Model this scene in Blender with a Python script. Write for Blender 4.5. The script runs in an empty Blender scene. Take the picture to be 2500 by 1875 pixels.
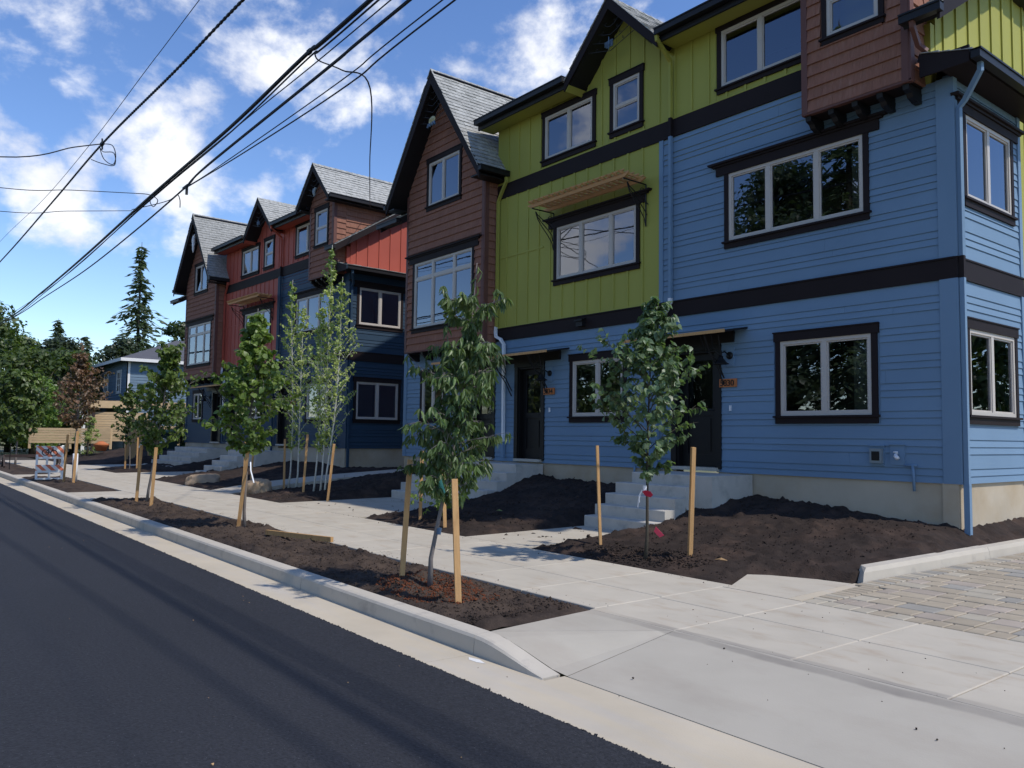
import bpy, bmesh, math, random
from mathutils import Vector, Matrix, noise
random.seed(7)
R = math.radians
scene = bpy.context.scene
COL = scene.collection
# ------------------------------------------------------------------ camera
cam_d = bpy.data.cameras.new('camera'); cam = bpy.data.objects.new('camera', cam_d); COL.objects.link(cam)
cam_d.sensor_width = 36; cam_d.lens = 36*1972.1/2500; cam_d.clip_end = 3000; cam_d.clip_start = .05
_r = Vector((0.6205826, 0.7840266, 0.0133990)); _u = Vector((0.0430978, -0.0511650, 0.9977599)); _f = Vector((-0.7829558, 0.6186149, 0.0655419))
cam.matrix_world = Matrix(((_r.x, _u.x, -_f.x, 0), (_r.y, _u.y, -_f.y, -11), (_r.z, _u.z, -_f.z, 1.45), (0, 0, 0, 1)))
scene.camera = cam
# ------------------------------------------------------------------ sun, sky, exposure
SUN = Vector((1.25, .55, 1.8)).normalized()
sun_d = bpy.data.lights.new('sun', 'SUN'); sun_d.energy = 2.0; sun_d.angle = R(1.0); sun_d.color = (1, .95, .87)
sun = bpy.data.objects.new('sun', sun_d); COL.objects.link(sun)
sun.rotation_euler = SUN.to_track_quat('Z', 'Y').to_euler()
world = bpy.data.worlds.new('World'); scene.world = world; world.use_nodes = True
scene.view_settings.view_transform = 'Standard'; scene.view_settings.look = 'None'
scene.view_settings.gamma = 1; scene.view_settings.exposure = 0.86; scene.view_settings.use_curve_mapping = False
def build_world():
    nt = world.node_tree; N = nt.nodes; L = nt.links; N.clear()
    def nd(t, **k):
        n = N.new(t)
        for a, b in k.items(): setattr(n, a, b)
        return n
    def math_(op, a, b=None, c=None, clamp=False):
        n = nd('ShaderNodeMath', operation=op, use_clamp=clamp)
        for i, v in enumerate((a, b, c)):
            if v is None: continue
            if isinstance(v, (int, float)): n.inputs[i].default_value = v
            else: L.new(v, n.inputs[i])
        return n.outputs[0]
    out = nd('ShaderNodeOutputWorld'); bg = nd('ShaderNodeBackground'); bg.inputs[1].default_value = .14
    sky = nd('ShaderNodeTexSky', sky_type='NISHITA', sun_disc=False, sun_elevation=math.asin(SUN.z), sun_rotation=math.atan2(SUN.x, SUN.y), altitude=60)
    sky.air_density = 1.0; sky.dust_density = .0; sky.ozone_density = 3.0
    hs = nd('ShaderNodeHueSaturation'); hs.inputs['Saturation'].default_value = 1.14; hs.inputs['Value'].default_value = .74; hs.inputs['Hue'].default_value = .509
    L.new(sky.outputs[0], hs.inputs['Color'])
    tc = nd('ShaderNodeTexCoord'); nv = nd('ShaderNodeVectorMath', operation='NORMALIZE'); L.new(tc.outputs['Generated'], nv.inputs[0])
    sp = nd('ShaderNodeSeparateXYZ'); L.new(nv.outputs[0], sp.inputs[0])
    zc = math_('MAXIMUM', sp.outputs['Z'], .02); zz = math_('ADD', zc, .16)
    px = math_('DIVIDE', sp.outputs['X'], zz); py = math_('DIVIDE', sp.outputs['Y'], zz)
    cb = nd('ShaderNodeCombineXYZ'); L.new(px, cb.inputs[0]); L.new(py, cb.inputs[1])
    n1 = nd('ShaderNodeTexNoise'); n1.inputs['Scale'].default_value = 6.5; n1.inputs['Detail'].default_value = 9; n1.inputs['Roughness'].default_value = .58; n1.inputs['Distortion'].default_value = .1
    pf = nd('ShaderNodeMapping'); pf.inputs['Scale'].default_value = (1, 1, 1.45); L.new(nv.outputs[0], pf.inputs[0]); L.new(pf.outputs[0], n1.inputs['Vector'])
    # cumulus banks of the day: where they stand in the sky (direction, tightness, weight)
    bias = None
    for d, k, w in CLOUDS:
        dv = Vector(d).normalized()
        dt = nd('ShaderNodeVectorMath', operation='DOT_PRODUCT'); L.new(nv.outputs[0], dt.inputs[0]); dt.inputs[1].default_value = dv
        a = math_('SUBTRACT', 1.0, dt.outputs['Value']); a = math_('MULTIPLY', a, -k); a = math_('EXPONENT', a); a = math_('MULTIPLY', a, w)
        bias = a if bias is None else math_('ADD', bias, a)
    bias = math_('MINIMUM', bias, .215)
    s = math_('ADD', n1.outputs[0], bias)
    mr = nd('ShaderNodeMapRange', interpolation_type='SMOOTHSTEP'); L.new(s, mr.inputs[0])
    mr.inputs[1].default_value = .665; mr.inputs[2].default_value = .85; mr.inputs[3].default_value = 0; mr.inputs[4].default_value = 1
    # thin high veil
    n2 = nd('ShaderNodeTexNoise'); n2.inputs['Scale'].default_value = .9; n2.inputs['Detail'].default_value = 6; n2.inputs['Roughness'].default_value = .6
    mp = nd('ShaderNodeMapping'); mp.inputs['Scale'].default_value = (1, 2.6, 1); mp.inputs['Rotation'].default_value = (0, 0, .5); L.new(cb.outputs[0], mp.inputs[0]); L.new(mp.outputs[0], n2.inputs['Vector'])
    mr2 = nd('ShaderNodeMapRange', interpolation_type='SMOOTHSTEP'); L.new(n2.outputs[0], mr2.inputs[0]); mr2.inputs[1].default_value = .56; mr2.inputs[2].default_value = .85; mr2.inputs[3].default_value = 0; mr2.inputs[4].default_value = .30
    dens = math_('MAXIMUM', mr.outputs[0], mr2.outputs[0])
    n3 = nd('ShaderNodeTexNoise'); n3.inputs['Scale'].default_value = 7; n3.inputs['Detail'].default_value = 7; L.new(pf.outputs[0], n3.inputs['Vector'])
    cr = nd('ShaderNodeValToRGB'); cr.color_ramp.elements[0].position = .35; cr.color_ramp.elements[0].color = (3.3, 3.45, 3.9, 1); cr.color_ramp.elements[1].position = .68; cr.color_ramp.elements[1].color = (5.0, 5.0, 5.0, 1)
    L.new(n3.outputs[0], cr.inputs[0])
    mx = nd('ShaderNodeMix', data_type='RGBA'); L.new(dens, mx.inputs[0]); L.new(hs.outputs[0], mx.inputs[6]); L.new(cr.outputs[0], mx.inputs[7])
    L.new(mx.outputs[2], bg.inputs[0]); L.new(bg.outputs[0], out.inputs[0])
CLOUDS = [((-.907, .108, .407), 320, .30), ((-.898, .06, .45), 200, .26), ((-.937, .127, .325), 420, .27), ((-.917, .204, .344), 420, .30), ((-.935, .165, .30), 600, .18), ((-.867, .237, .445), 420, .26), ((-.829, .334, .455), 340, .24), ((-.79, .41, .47), 380, .22), ((-.75, .35, .56), 160, .18),
          ((-.868, .286, .406), 900, .16), ((-.963, .135, .234), 500, .20), ((-.953, .205, .222), 500, .19), ((-.93, .28, .21), 500, .16), ((-.714, .564, .415), 420, .36), ((-.674, .591, .443), 500, .34), ((-.629, .626, .461), 350, .34), ((-.57, .64, .52), 100, .26), ((-.895, .342, .287), 900, .12), ((-.875, .38, .31), 900, .12),
          ((-.66, -.66, .36), 160, .17), ((-.82, -.48, .30), 200, .20), ((-.74, -.62, .22), 260, .24), ((-.87, -.46, .14), 200, .18), ((.2, .8, .55), 16, .16), ((.6, -.5, .6), 10, .16), ((.9, .3, .35), 20, .14), ((0, -.3, .95), 8, .14)]
build_world()
# ------------------------------------------------------------------ materials
def mat(name, base, rough=.7, var=.06, scale=3.0, bump=0., bscale=40., spec=.35, detail=4, var2=None, stretch=None, coord='Object', rnd=0., metal=0., mottle=None):
    m = bpy.data.materials.new(name); m.use_nodes = True; nt = m.node_tree; N = nt.nodes; L = nt.links
    b = N['Principled BSDF']; b.inputs['Roughness'].default_value = rough; b.inputs['Specular IOR Level'].default_value = spec; b.inputs['Metallic'].default_value = metal
    tc = N.new('ShaderNodeTexCoord'); mp = N.new('ShaderNodeMapping'); L.new(tc.outputs[coord], mp.inputs[0])
    if stretch: mp.inputs['Scale'].default_value = stretch
    n1 = N.new('ShaderNodeTexNoise'); n1.inputs['Scale'].default_value = scale; n1.inputs['Detail'].default_value = detail; L.new(mp.outputs[0], n1.inputs['Vector'])
    mr = N.new('ShaderNodeMapRange'); mr.inputs[1].default_value = .25; mr.inputs[2].default_value = .75; mr.inputs[3].default_value = 1-var; mr.inputs[4].default_value = 1+var; L.new(n1.outputs[0], mr.inputs[0])
    val = mr.outputs[0]
    if rnd:
        oi = N.new('ShaderNodeObjectInfo'); r2 = N.new('ShaderNodeMapRange'); r2.inputs[3].default_value = 1-rnd; r2.inputs[4].default_value = 1+rnd; L.new(oi.outputs['Random'], r2.inputs[0])
        mm = N.new('ShaderNodeMath'); mm.operation = 'MULTIPLY'; L.new(val, mm.inputs[0]); L.new(r2.outputs[0], mm.inputs[1]); val = mm.outputs[0]
    col = None
    if var2:   # second colour blended in by a second noise: (colour, scale, lo, hi, stretch)
        c2, sc2, lo, hi = var2[:4]
        n2 = N.new('ShaderNodeTexNoise'); n2.inputs['Scale'].default_value = sc2; n2.inputs['Detail'].default_value = 6; n2.inputs['Roughness'].default_value = .62
        if len(var2) > 4:
            m2 = N.new('ShaderNodeMapping'); m2.inputs['Scale'].default_value = var2[4]; L.new(tc.outputs[coord], m2.inputs[0]); L.new(m2.outputs[0], n2.inputs['Vector'])
        else: L.new(tc.outputs[coord], n2.inputs['Vector'])
        q = N.new('ShaderNodeMapRange'); q.inputs[1].default_value = lo; q.inputs[2].default_value = hi; L.new(n2.outputs[0], q.inputs[0])
        mx = N.new('ShaderNodeMix'); mx.data_type = 'RGBA'; L.new(q.outputs[0], mx.inputs[0]); mx.inputs[6].default_value = (*base, 1); mx.inputs[7].default_value = (*c2, 1); col = mx.outputs[2]
    if mottle: # (colour, scale, threshold) speckles
        v = N.new('ShaderNodeTexVoronoi'); v.inputs['Scale'].default_value = mottle[1]; L.new(tc.outputs[coord], v.inputs['Vector'])
        q = N.new('ShaderNodeMath'); q.operation = 'LESS_THAN'; q.inputs[1].default_value = mottle[2]; L.new(v.outputs['Distance'], q.inputs[0])
        mx = N.new('ShaderNodeMix'); mx.data_type = 'RGBA'; L.new(q.outputs[0], mx.inputs[0])
        if col is None: mx.inputs[6].default_value = (*base, 1)
        else: L.new(col, mx.inputs[6])
        mx.inputs[7].default_value = (*mottle[0], 1); col = mx.outputs[2]
    vm = N.new('ShaderNodeVectorMath'); vm.operation = 'SCALE'
    if col is None: vm.inputs[0].default_value = base
    else: L.new(col, vm.inputs[0])
    L.new(val, vm.inputs['Scale']); L.new(vm.outputs[0], b.inputs['Base Color'])
    if bump:
        nb = N.new('ShaderNodeTexNoise'); nb.inputs['Scale'].default_value = bscale; nb.inputs['Detail'].default_value = 5; L.new(mp.outputs[0], nb.inputs['Vector'])
        bp = N.new('ShaderNodeBump'); bp.inputs['Strength'].default_value = 1; bp.inputs['Distance'].default_value = bump; L.new(nb.outputs[0], bp.inputs['Height']); L.new(bp.outputs[0], b.inputs['Normal'])
    return m
def leafmat(name, base, base2, rnd=.3):
    m = mat(name, base, rough=.42, var=.25, scale=6, spec=.5, rnd=rnd, var2=(base2, 1.6, .42, .62))
    b = m.node_tree.nodes['Principled BSDF']
    try:
        b.inputs['Transmission Weight'].default_value = 0
        N = m.node_tree.nodes; L = m.node_tree.links
        tr = N.new('ShaderNodeBsdfTranslucent'); src = b.inputs['Base Color'].links[0].from_socket
        sc = N.new('ShaderNodeVectorMath'); sc.operation = 'MULTIPLY'; sc.inputs[1].default_value = (1.1, 1.25, .5); L.new(src, sc.inputs[0]); L.new(sc.outputs[0], tr.inputs['Color'])
        ms = N.new('ShaderNodeMixShader'); ms.inputs[0].default_value = .42; out = N['Material Output']
        L.new(b.outputs[0], ms.inputs[1]); L.new(tr.outputs[0], ms.inputs[2]); L.new(ms.outputs[0], out.inputs['Surface'])
    except Exception as e: print(e)
    return m
def glassmat(name, ior=2.1, tint=(.62, .66, .66), wob=.0006):
    m = bpy.data.materials.new(name); m.use_nodes = True; nt = m.node_tree; N = nt.nodes; L = nt.links; N.clear()
    out = N.new('ShaderNodeOutputMaterial'); ms = N.new('ShaderNodeMixShader'); fr = N.new('ShaderNodeFresnel'); fr.inputs['IOR'].default_value = ior
    gl = N.new('ShaderNodeBsdfGlossy'); gl.inputs['Roughness'].default_value = .004; gl.inputs['Color'].default_value = (.86, .9, 1, 1)
    tr = N.new('ShaderNodeBsdfTransparent'); tr.inputs['Color'].default_value = (*tint, 1)
    tc = N.new('ShaderNodeTexCoord'); nb = N.new('ShaderNodeTexNoise'); nb.inputs['Scale'].default_value = 2.2; L.new(tc.outputs['Object'], nb.inputs['Vector'])
    bp = N.new('ShaderNodeBump'); bp.inputs['Distance'].default_value = wob*10; bp.inputs['Strength'].default_value = .5; L.new(nb.outputs[0], bp.inputs['Height']); L.new(bp.outputs[0], gl.inputs['Normal'])
    L.new(fr.outputs[0], ms.inputs[0]); L.new(tr.outputs[0], ms.inputs[1]); L.new(gl.outputs[0], ms.inputs[2]); L.new(ms.outputs[0], out.inputs[0])
    return m
M = {}
M['blue'] = mat('paint_blue', (.158, .248, .355), .66, .075, .7, .0006, 30, rnd=.03, spec=.3)
M['green'] = mat('paint_green', (.35, .34, .07), .66, .07, .7, .0006, 30, rnd=.02, spec=.3)
M['navy'] = mat('paint_navy', (.018, .045, .080), .6, .05, 1.2, .0006, 30, rnd=.03, spec=.3)
M['red'] = mat('paint_red', (.40, .085, .055), .62, .05, 1.2, .0006, 30, rnd=.02, spec=.3)
M['trim'] = mat('paint_dark_trim', (.021, .015, .0155), .65, .08, 2, .0004, 30, spec=.12)
M['shingle'] = mat('stained_wood_shingle', (.255, .118, .080), .8, .12, 9, .0012, 60, stretch=(4, 4, .6), rnd=.06, spec=.15, var2=((.31, .17, .125), 5, .5, .85, (5, 5, .5)))
M['brown'] = mat('paint_brown_trim', (.13, .055, .043), .6, .05, 2, .0004, 30)
M['vinyl'] = mat('greige_vinyl', (.50, .45, .40), .45, .03, 3)
M['black'] = mat('black_paint', (.006, .006, .007), .45, .1, 3)
M['wire'] = mat('cable_black', (.008, .009, .012), .6, .1, 3)
M['iron'] = mat('wrought_iron', (.01, .01, .011), .5, .2, 8)
M['roof'] = mat('asphalt_shingle', (.38, .375, .35), .98, .16, 14, .003, 160, rnd=.14, spec=.03, var2=((.29, .29, .27), 9, .45, .62))
M['gutter'] = mat('black_gutter', (.009, .008, .009), .5, .1, 3)
M['conc'] = mat('concrete_walk', (.47, .42, .34), .9, .08, 2.2, .0012, 90, rnd=.03, spec=.1, var2=((.39, .315, .235), 2.4, .52, .8, (.9, 2.0, 1)), detail=9)
M['apron'] = mat('concrete_apron', (.425, .385, .318), .9, .07, 1.6, .0010, 90, spec=.1, var2=((.375, .33, .27), 1.1, .46, .75, (.8, 1.6, 1)), detail=8)
def dirt_line(m, y0, w, x0, col):
    N = m.node_tree.nodes; L = m.node_tree.links; b = N['Principled BSDF']; src = b.inputs['Base Color'].links[0].from_socket
    tc = N.new('ShaderNodeTexCoord'); sp = N.new('ShaderNodeSeparateXYZ'); L.new(tc.outputs['Object'], sp.inputs[0]); nz = N.new('ShaderNodeTexNoise'); nz.inputs['Scale'].default_value = 2.3; nz.inputs['Detail'].default_value = 5; L.new(tc.outputs['Object'], nz.inputs['Vector'])
    def mt(op, a, b_=None, c=None, cl=False):
        n = N.new('ShaderNodeMath'); n.operation = op; n.use_clamp = cl
        for i, v in enumerate((a, b_, c)):
            if v is None: continue
            if isinstance(v, (int, float)): n.inputs[i].default_value = v
            else: L.new(v, n.inputs[i])
        return n.outputs[0]
    d = mt('ABSOLUTE', mt('SUBTRACT', mt('ADD', sp.outputs['Y'], mt('MULTIPLY', nz.outputs[0], .10)), y0+.05)); f = mt('SUBTRACT', 1.0, mt('DIVIDE', d, w), cl=True)
    g = mt('MULTIPLY', mt('ADD', sp.outputs['X'], -x0), 1.6, cl=True); f = mt('MULTIPLY', mt('MULTIPLY', mt('MULTIPLY', f, 2.2, cl=True), g), mt('MULTIPLY_ADD', nz.outputs[0], 1.6, -.1, cl=True)); mx = N.new('ShaderNodeMix'); mx.data_type = 'RGBA'; L.new(f, mx.inputs[0]); L.new(src, mx.inputs[6]); mx.inputs[7].default_value = (*col, 1); L.new(mx.outputs[2], b.inputs['Base Color'])
dirt_line(M['apron'], -6.20, .065, -5.0, (.26, .235, .20)); dirt_line(M['conc'], -6.10, .05, -5.0, (.30, .27, .23))
M['kerb'] = mat('concrete_kerb', (.49, .44, .365), .9, .07, 3, .001, 90, rnd=.03, spec=.1, var2=((.36, .325, .28), 5, .55, .75))
M['pan'] = mat('concrete_gutter', (.50, .43, .325), .9, .08, 2, .001, 90, spec=.1, var2=((.47, .42, .35), 1.5, .48, .7, (.5, 3, 1)), detail=7)
M['step'] = mat('concrete_step', (.52, .48, .42), .85, .08, 3, .001, 80, spec=.12, var2=((.36, .34, .30), 4, .52, .75))
M['found'] = mat('concrete_foundation', (.48, .41, .31), .85, .12, 1.3, .0015, 60, spec=.25, var2=((.42, .33, .22), .8, .45, .68), detail=6)
M['asph'] = mat('fresh_asphalt', (.022, .0225, .0265), .8, .42, 48, .008, 75, spec=.3, detail=3, var2=((.027, .0275, .0325), .7, .35, .75, (.5, 1.3, 1)), mottle=((.13, .135, .14), 34, .075))
M['soil'] = mat('dark_soil', (.034, .025, .021), .95, .28, 7, .012, 55, spec=.15, detail=8, var2=((.060, .040, .031), 1.7, .46, .66))
M['soil2'] = mat('strip_soil', (.070, .050, .038), .95, .25, 7, .012, 55, spec=.15, detail=8, var2=((.038, .028, .023), 1.3, .46, .62))
M['mulch'] = mat('reddish_bark', (.13, .045, .022), .95, .35, 12, .01, 60, spec=.15)
M['stake'] = mat('pine_stake', (.52, .30, .125), .7, .14, 5, .0006, 50, stretch=(9, 9, .7), rnd=.1, spec=.3, var2=((.36, .17, .06), 3, .55, .75, (8, 8, .5)))
M['cedar'] = mat('cedar', (.56, .30, .12), .65, .12, 6, .0005, 50, stretch=(1, 6, 6), rnd=.1, spec=.3)
M['fence'] = mat('new_cedar_fence', (.62, .44, .25), .75, .12, 3, .0008, 40, stretch=(1, 1, 5), rnd=.12, spec=.25)
M['white'] = mat('white_metal', (.75, .76, .78), .4, .03, 3)
M['plastic'] = mat('white_plastic', (.80, .78, .74), .5, .05, 3)
M['orange'] = mat('orange_stripe', (.72, .20, .10), .5, .05, 3)
M['grey'] = mat('meter_grey', (.22, .26, .28), .45, .05, 3)
M['bark'] = mat('young_bark', (.20, .175, .16), .8, .2, 14, .001, 60, stretch=(1, 1, .3), spec=.25)
M['bark2'] = mat('dark_bark', (.07, .06, .045), .85, .2, 10, .002, 40, spec=.2)
M['birch'] = mat('pale_aspen_bark', (.56, .55, .48), .75, .2, 12, .0006, 50, spec=.25)
M['leafA'] = leafmat('cherry_leaf', (.165, .235, .08), (.085, .14, .052))
M['leafB'] = leafmat('linden_leaf', (.165, .235, .12), (.095, .15, .072))
M['leafC'] = leafmat('round_leaf', (.19, .27, .055), (.095, .155, .038))
M['leafD'] = leafmat('aspen_leaf', (.40, .46, .15), (.22, .30, .09))
M['leafE'] = leafmat('copper_leaf', (.27, .15, .095), (.19, .14, .075))
M['leafF'] = leafmat('far_leaf', (.12, .165, .04), (.04, .07, .022))
M['leafG'] = leafmat('fir_needles', (.095, .13, .06), (.042, .065, .038))
M['rock'] = mat('boulder', (.42, .30, .19), .85, .18, 4, .006, 25, spec=.25, var2=((.30, .22, .16), 3, .45, .7), detail=8)
M['paver'] = mat('paver_tan', (.36, .305, .23), .85, .1, 6, .001, 90, rnd=.08, spec=.04)
M['paver2'] = mat('paver_grey', (.29, .27, .235), .85, .1, 6, .001, 90, rnd=.12, spec=.04)
M['paver3'] = mat('paver_pink', (.36, .305, .25), .85, .1, 6, .001, 90, rnd=.1, spec=.04)
M['paver4'] = mat('paver_light', (.40, .355, .28), .85, .08, 6, .001, 90, rnd=.06, spec=.04)
M['sand'] = mat('joint_sand', (.06, .05, .042), .95, .2, 20)
M['grass'] = mat('dry_ground', (.20, .17, .10), .95, .2, .6, .01, 20, var2=((.09, .12, .04), .25, .42, .6))
M['glass'] = glassmat('window_glass', 2.5, wob=.00012)
M['glassd'] = glassmat('door_glass', 1.6, (.35, .38, .36))
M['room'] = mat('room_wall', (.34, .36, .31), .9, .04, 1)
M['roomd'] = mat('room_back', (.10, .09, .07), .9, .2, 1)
M['sign'] = mat('cedar_sign', (.50, .17, .055), .6, .15, 8)
M['pink'] = mat('pink_flag', (.85, .08, .14), .5, .05, 3)
M['crimson'] = mat('crimson_tag', (.45, .01, .04), .5, .05, 3)
M['mint'] = mat('mint_tag', (.22, .62, .46), .5, .05, 3)
M['house3'] = mat('slate_blue_siding', (.13, .19, .25), .7, .05, 3, rnd=.04)
M['roof3'] = mat('charcoal_roof', (.09, .09, .10), .9, .1, 3, .004, 60)
M['whitep'] = mat('white_paint', (.74, .72, .68), .6, .04, 3)
M['bin'] = mat('dark_green_bin', (.010, .030, .026), .5, .1, 3)
M['kraft'] = mat('kraft_board', (.40, .25, .12), .8, .1, 3)
M['dwood'] = mat('dark_stained_wood', (.035, .022, .020), .7, .2, 5)
M['bone'] = mat('painted_metal_shell', (.42, .38, .20), .5, .3, 20, .004, 30)
M['bluetin'] = mat('painted_metal_blue', (.10, .16, .24), .5, .3, 20)
M['clay'] = mat('terracotta', (.50, .16, .06), .8, .1, 4)
# ------------------------------------------------------------------ mesh helpers
def tag(o, label=None, cat=None, group=None, kind=None):
    if label: o['label'] = label
    if cat: o['category'] = cat
    if group: o['group'] = group
    if kind: o['kind'] = kind
    return o
def empty(name, loc=(0, 0, 0), rz=0, parent=None):
    o = bpy.data.objects.new(name, None); COL.objects.link(o); o.location = loc; o.rotation_euler = (0, 0, rz); o.empty_display_size = .2
    if parent: o.parent = parent
    return o
def link(name, me, parent=None, m=None, kind=None):
    o = bpy.data.objects.new(name, me); COL.objects.link(o)
    if parent is not None: o.parent = parent
    if m is not None: me.materials.append(M[m] if isinstance(m, str) else m)
    if kind: o['kind'] = kind
    return o
class MB:
    def __init__(s): s.v = []; s.f = []; s.mi = []
    def add(s, vs, fs, mi=0):
        b = len(s.v); s.v += [tuple(v) for v in vs]; s.f += [tuple(b+i for i in f) for f in fs]; s.mi += [mi]*len(fs); return s
    def hull(s, vs, fs, mi=0):   # convex solid: orient faces outwards
        vs = [Vector(v) for v in vs]; c = sum(vs, Vector())/len(vs); out = []
        for f in fs:
            n = Vector()
            for i in range(len(f)):
                a, b = vs[f[i]], vs[f[(i+1) % len(f)]]; n += a.cross(b)
            fc = sum((vs[i] for i in f), Vector())/len(f)
            out.append(tuple(f) if n.dot(fc-c) > 0 else tuple(reversed(f)))
        return s.add(vs, out, mi)
    def box(s, x0, x1, y0, y1, z0, z1, mi=0):
        vs = [(x, y, z) for x in (x0, x1) for y in (y0, y1) for z in (z0, z1)]
        return s.hull(vs, [(0, 1, 3, 2), (4, 5, 7, 6), (0, 1, 5, 4), (2, 3, 7, 6), (0, 2, 6, 4), (1, 3, 7, 5)], mi)
    def obox(s, p, q, w, h, up=(0, 0, 1), mi=0, w2=None, h2=None):   # beam from p to q
        p, q = Vector(p), Vector(q); d = (q-p).normalized(); up = Vector(up); a = d.cross(up).normalized(); b = a.cross(d).normalized()
        w2 = w if w2 is None else w2; h2 = h if h2 is None else h2
        vs = [p+a*sx*w/2+b*sy*h/2 for sx in (-1, 1) for sy in (-1, 1)]+[q+a*sx*w2/2+b*sy*h2/2 for sx in (-1, 1) for sy in (-1, 1)]
        return s.hull(vs, [(0, 1, 3, 2), (4, 5, 7, 6), (0, 1, 5, 4), (2, 3, 7, 6), (0, 2, 6, 4), (1, 3, 7, 5)], mi)
    def tube(s, pts, r, n=8, mi=0, cap=True):
        pts = [Vector(p) for p in pts]; rs = r if isinstance(r, (list, tuple)) else [r]*len(pts); b0 = len(s.v); ref = Vector((0, 0, 1))
        prev = None
        for i, p in enumerate(pts):
            d = (pts[min(i+1, len(pts)-1)]-pts[max(i-1, 0)]).normalized()
            if prev is None:
                a = d.cross(ref if abs(d.z) < .9 else Vector((1, 0, 0))).normalized()
            else: a = (prev-d*prev.dot(d)).normalized()
            prev = a; b = d.cross(a)
            for k in range(n):
                t = 2*math.pi*(k+.5)/n; s.v.append(tuple(p+(a*math.cos(t)+b*math.sin(t))*rs[i]))
        for i in range(len(pts)-1):
            for k in range(n):
                k2 = (k+1) % n; s.f.append((b0+i*n+k, b0+i*n+k2, b0+(i+1)*n+k2, b0+(i+1)*n+k)); s.mi.append(mi)
        if cap:
            s.f.append(tuple(b0+k for k in reversed(range(n)))); s.mi.append(mi)
            e = b0+(len(pts)-1)*n; s.f.append(tuple(e+k for k in range(n))); s.mi.append(mi)
        return s
    def mesh(s, name, smooth=False):
        me = bpy.data.meshes.new(name); me.from_pydata(s.v, [], s.f)
        if smooth: me.polygons.foreach_set('use_smooth', [True]*len(me.polygons))
        if any(s.mi): me.polygons.foreach_set('material_index', s.mi)
        me.update(); return me
    def build(s, name, m, parent=None, smooth=False, kind=None):
        me = s.mesh(name, smooth)
        if isinstance(m, (list, tuple)):
            for q in m: me.materials.append(M[q])
            return link(name, me, parent, None, kind)
        return link(name, me, parent, m, kind)
def area(p): return abs(sum(p[i][0]*p[(i+1) % len(p)][1]-p[(i+1) % len(p)][0]*p[i][1] for i in range(len(p))))/2
def clip(poly, a, b, c):   # keep a*u+b*v<=c
    out = []
    for i in range(len(poly)):
        p, q = poly[i], poly[(i+1) % len(poly)]; dp = a*p[0]+b*p[1]-c; dq = a*q[0]+b*q[1]-c
        if dp <= 0: out.append(p)
        if (dp < 0 < dq) or (dq < 0 < dp):
            t = dp/(dp-dq); out.append((p[0]+(q[0]-p[0])*t, p[1]+(q[1]-p[1])*t))
    return out
def rsub(rects, h):
    out = []
    for r in rects:
        a, b, c, d = r; e, f, g, k = h
        if e >= b or f <= a or g >= d or k <= c: out.append(r); continue
        if a < e: out.append((a, e, c, d))
        if f < b: out.append((f, b, c, d))
        m0, m1 = max(a, e), min(b, f)
        if c < g: out.append((m0, m1, c, g))
        if k < d: out.append((m0, m1, k, d))
    return [r for r in out if r[1]-r[0] > .012 and r[3]-r[2] > .012]
class Frame:
    def __init__(s, o, u, n): s.o = Vector(o); s.u = Vector(u); s.n = Vector(n)
    def p(s, u, v, n=0): return s.o+s.u*u+Vector((0, 0, v))+s.n*n
def prism(mb, fr, poly, n0, nf, mi=0):
    k = len(poly); f = nf if callable(nf) else (lambda u, v: nf)
    vs = [fr.p(u, v, n0) for u, v in poly]+[fr.p(u, v, f(u, v)) for u, v in poly]
    mb.hull(vs, [tuple(range(k)), tuple(range(k, 2*k))]+[(i, (i+1) % k, k+(i+1) % k, k+i) for i in range(k)], mi)
def fbox(mb, fr, u0, u1, v0, v1, n0, n1, mi=0): prism(mb, fr, [(u0, v0), (u1, v0), (u1, v1), (u0, v1)], n0, n1, mi)
def pieces(items, name, m, parent, limit=300):
    """items: (area, MB). The largest become objects, the rest one joined part."""
    items.sort(key=lambda t: -t[0])
    for a, mb in items[:limit]: mb.build(name, m, parent)
    rest = items[limit:]
    if rest:
        r = MB()
        for a, mb in rest: r.add(mb.v, mb.f)
        r.build(name, m, parent, kind='stuff')
def lap(fr, u0, u1, rows, holes=(), clips=(), t0=.003, t1=.017):
    out = []; rj = random.Random(int(abs(u0*31+u1*7)*10))
    for v0, v1 in rows:
        uj = u0+rj.uniform(1.2, 4.4); rs = []; a_ = u0
        while uj < u1-.6: rs.append((a_, uj-.0012, v0, v1)); a_ = uj+.0012; uj += 3.66
        rs.append((a_, u1, v0, v1))
        for h in holes: rs = rsub(rs, h)
        for r in rs:
            tp = r[3]-(.007 if r[3] > v1-1e-4 else 0); poly = [(r[0], r[2]), (r[1], r[2]), (r[1], tp), (r[0], tp)]
            for c in clips:
                poly = clip(poly, *c)
                if len(poly) < 3: break
            if len(poly) < 3 or area(poly) < .002: continue
            mb = MB(); prism(mb, fr, poly, 0, lambda u, v: t1+(t0-t1)*(v-v0)/(v1-v0)); out.append((area(poly), mb))
    return out
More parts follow.
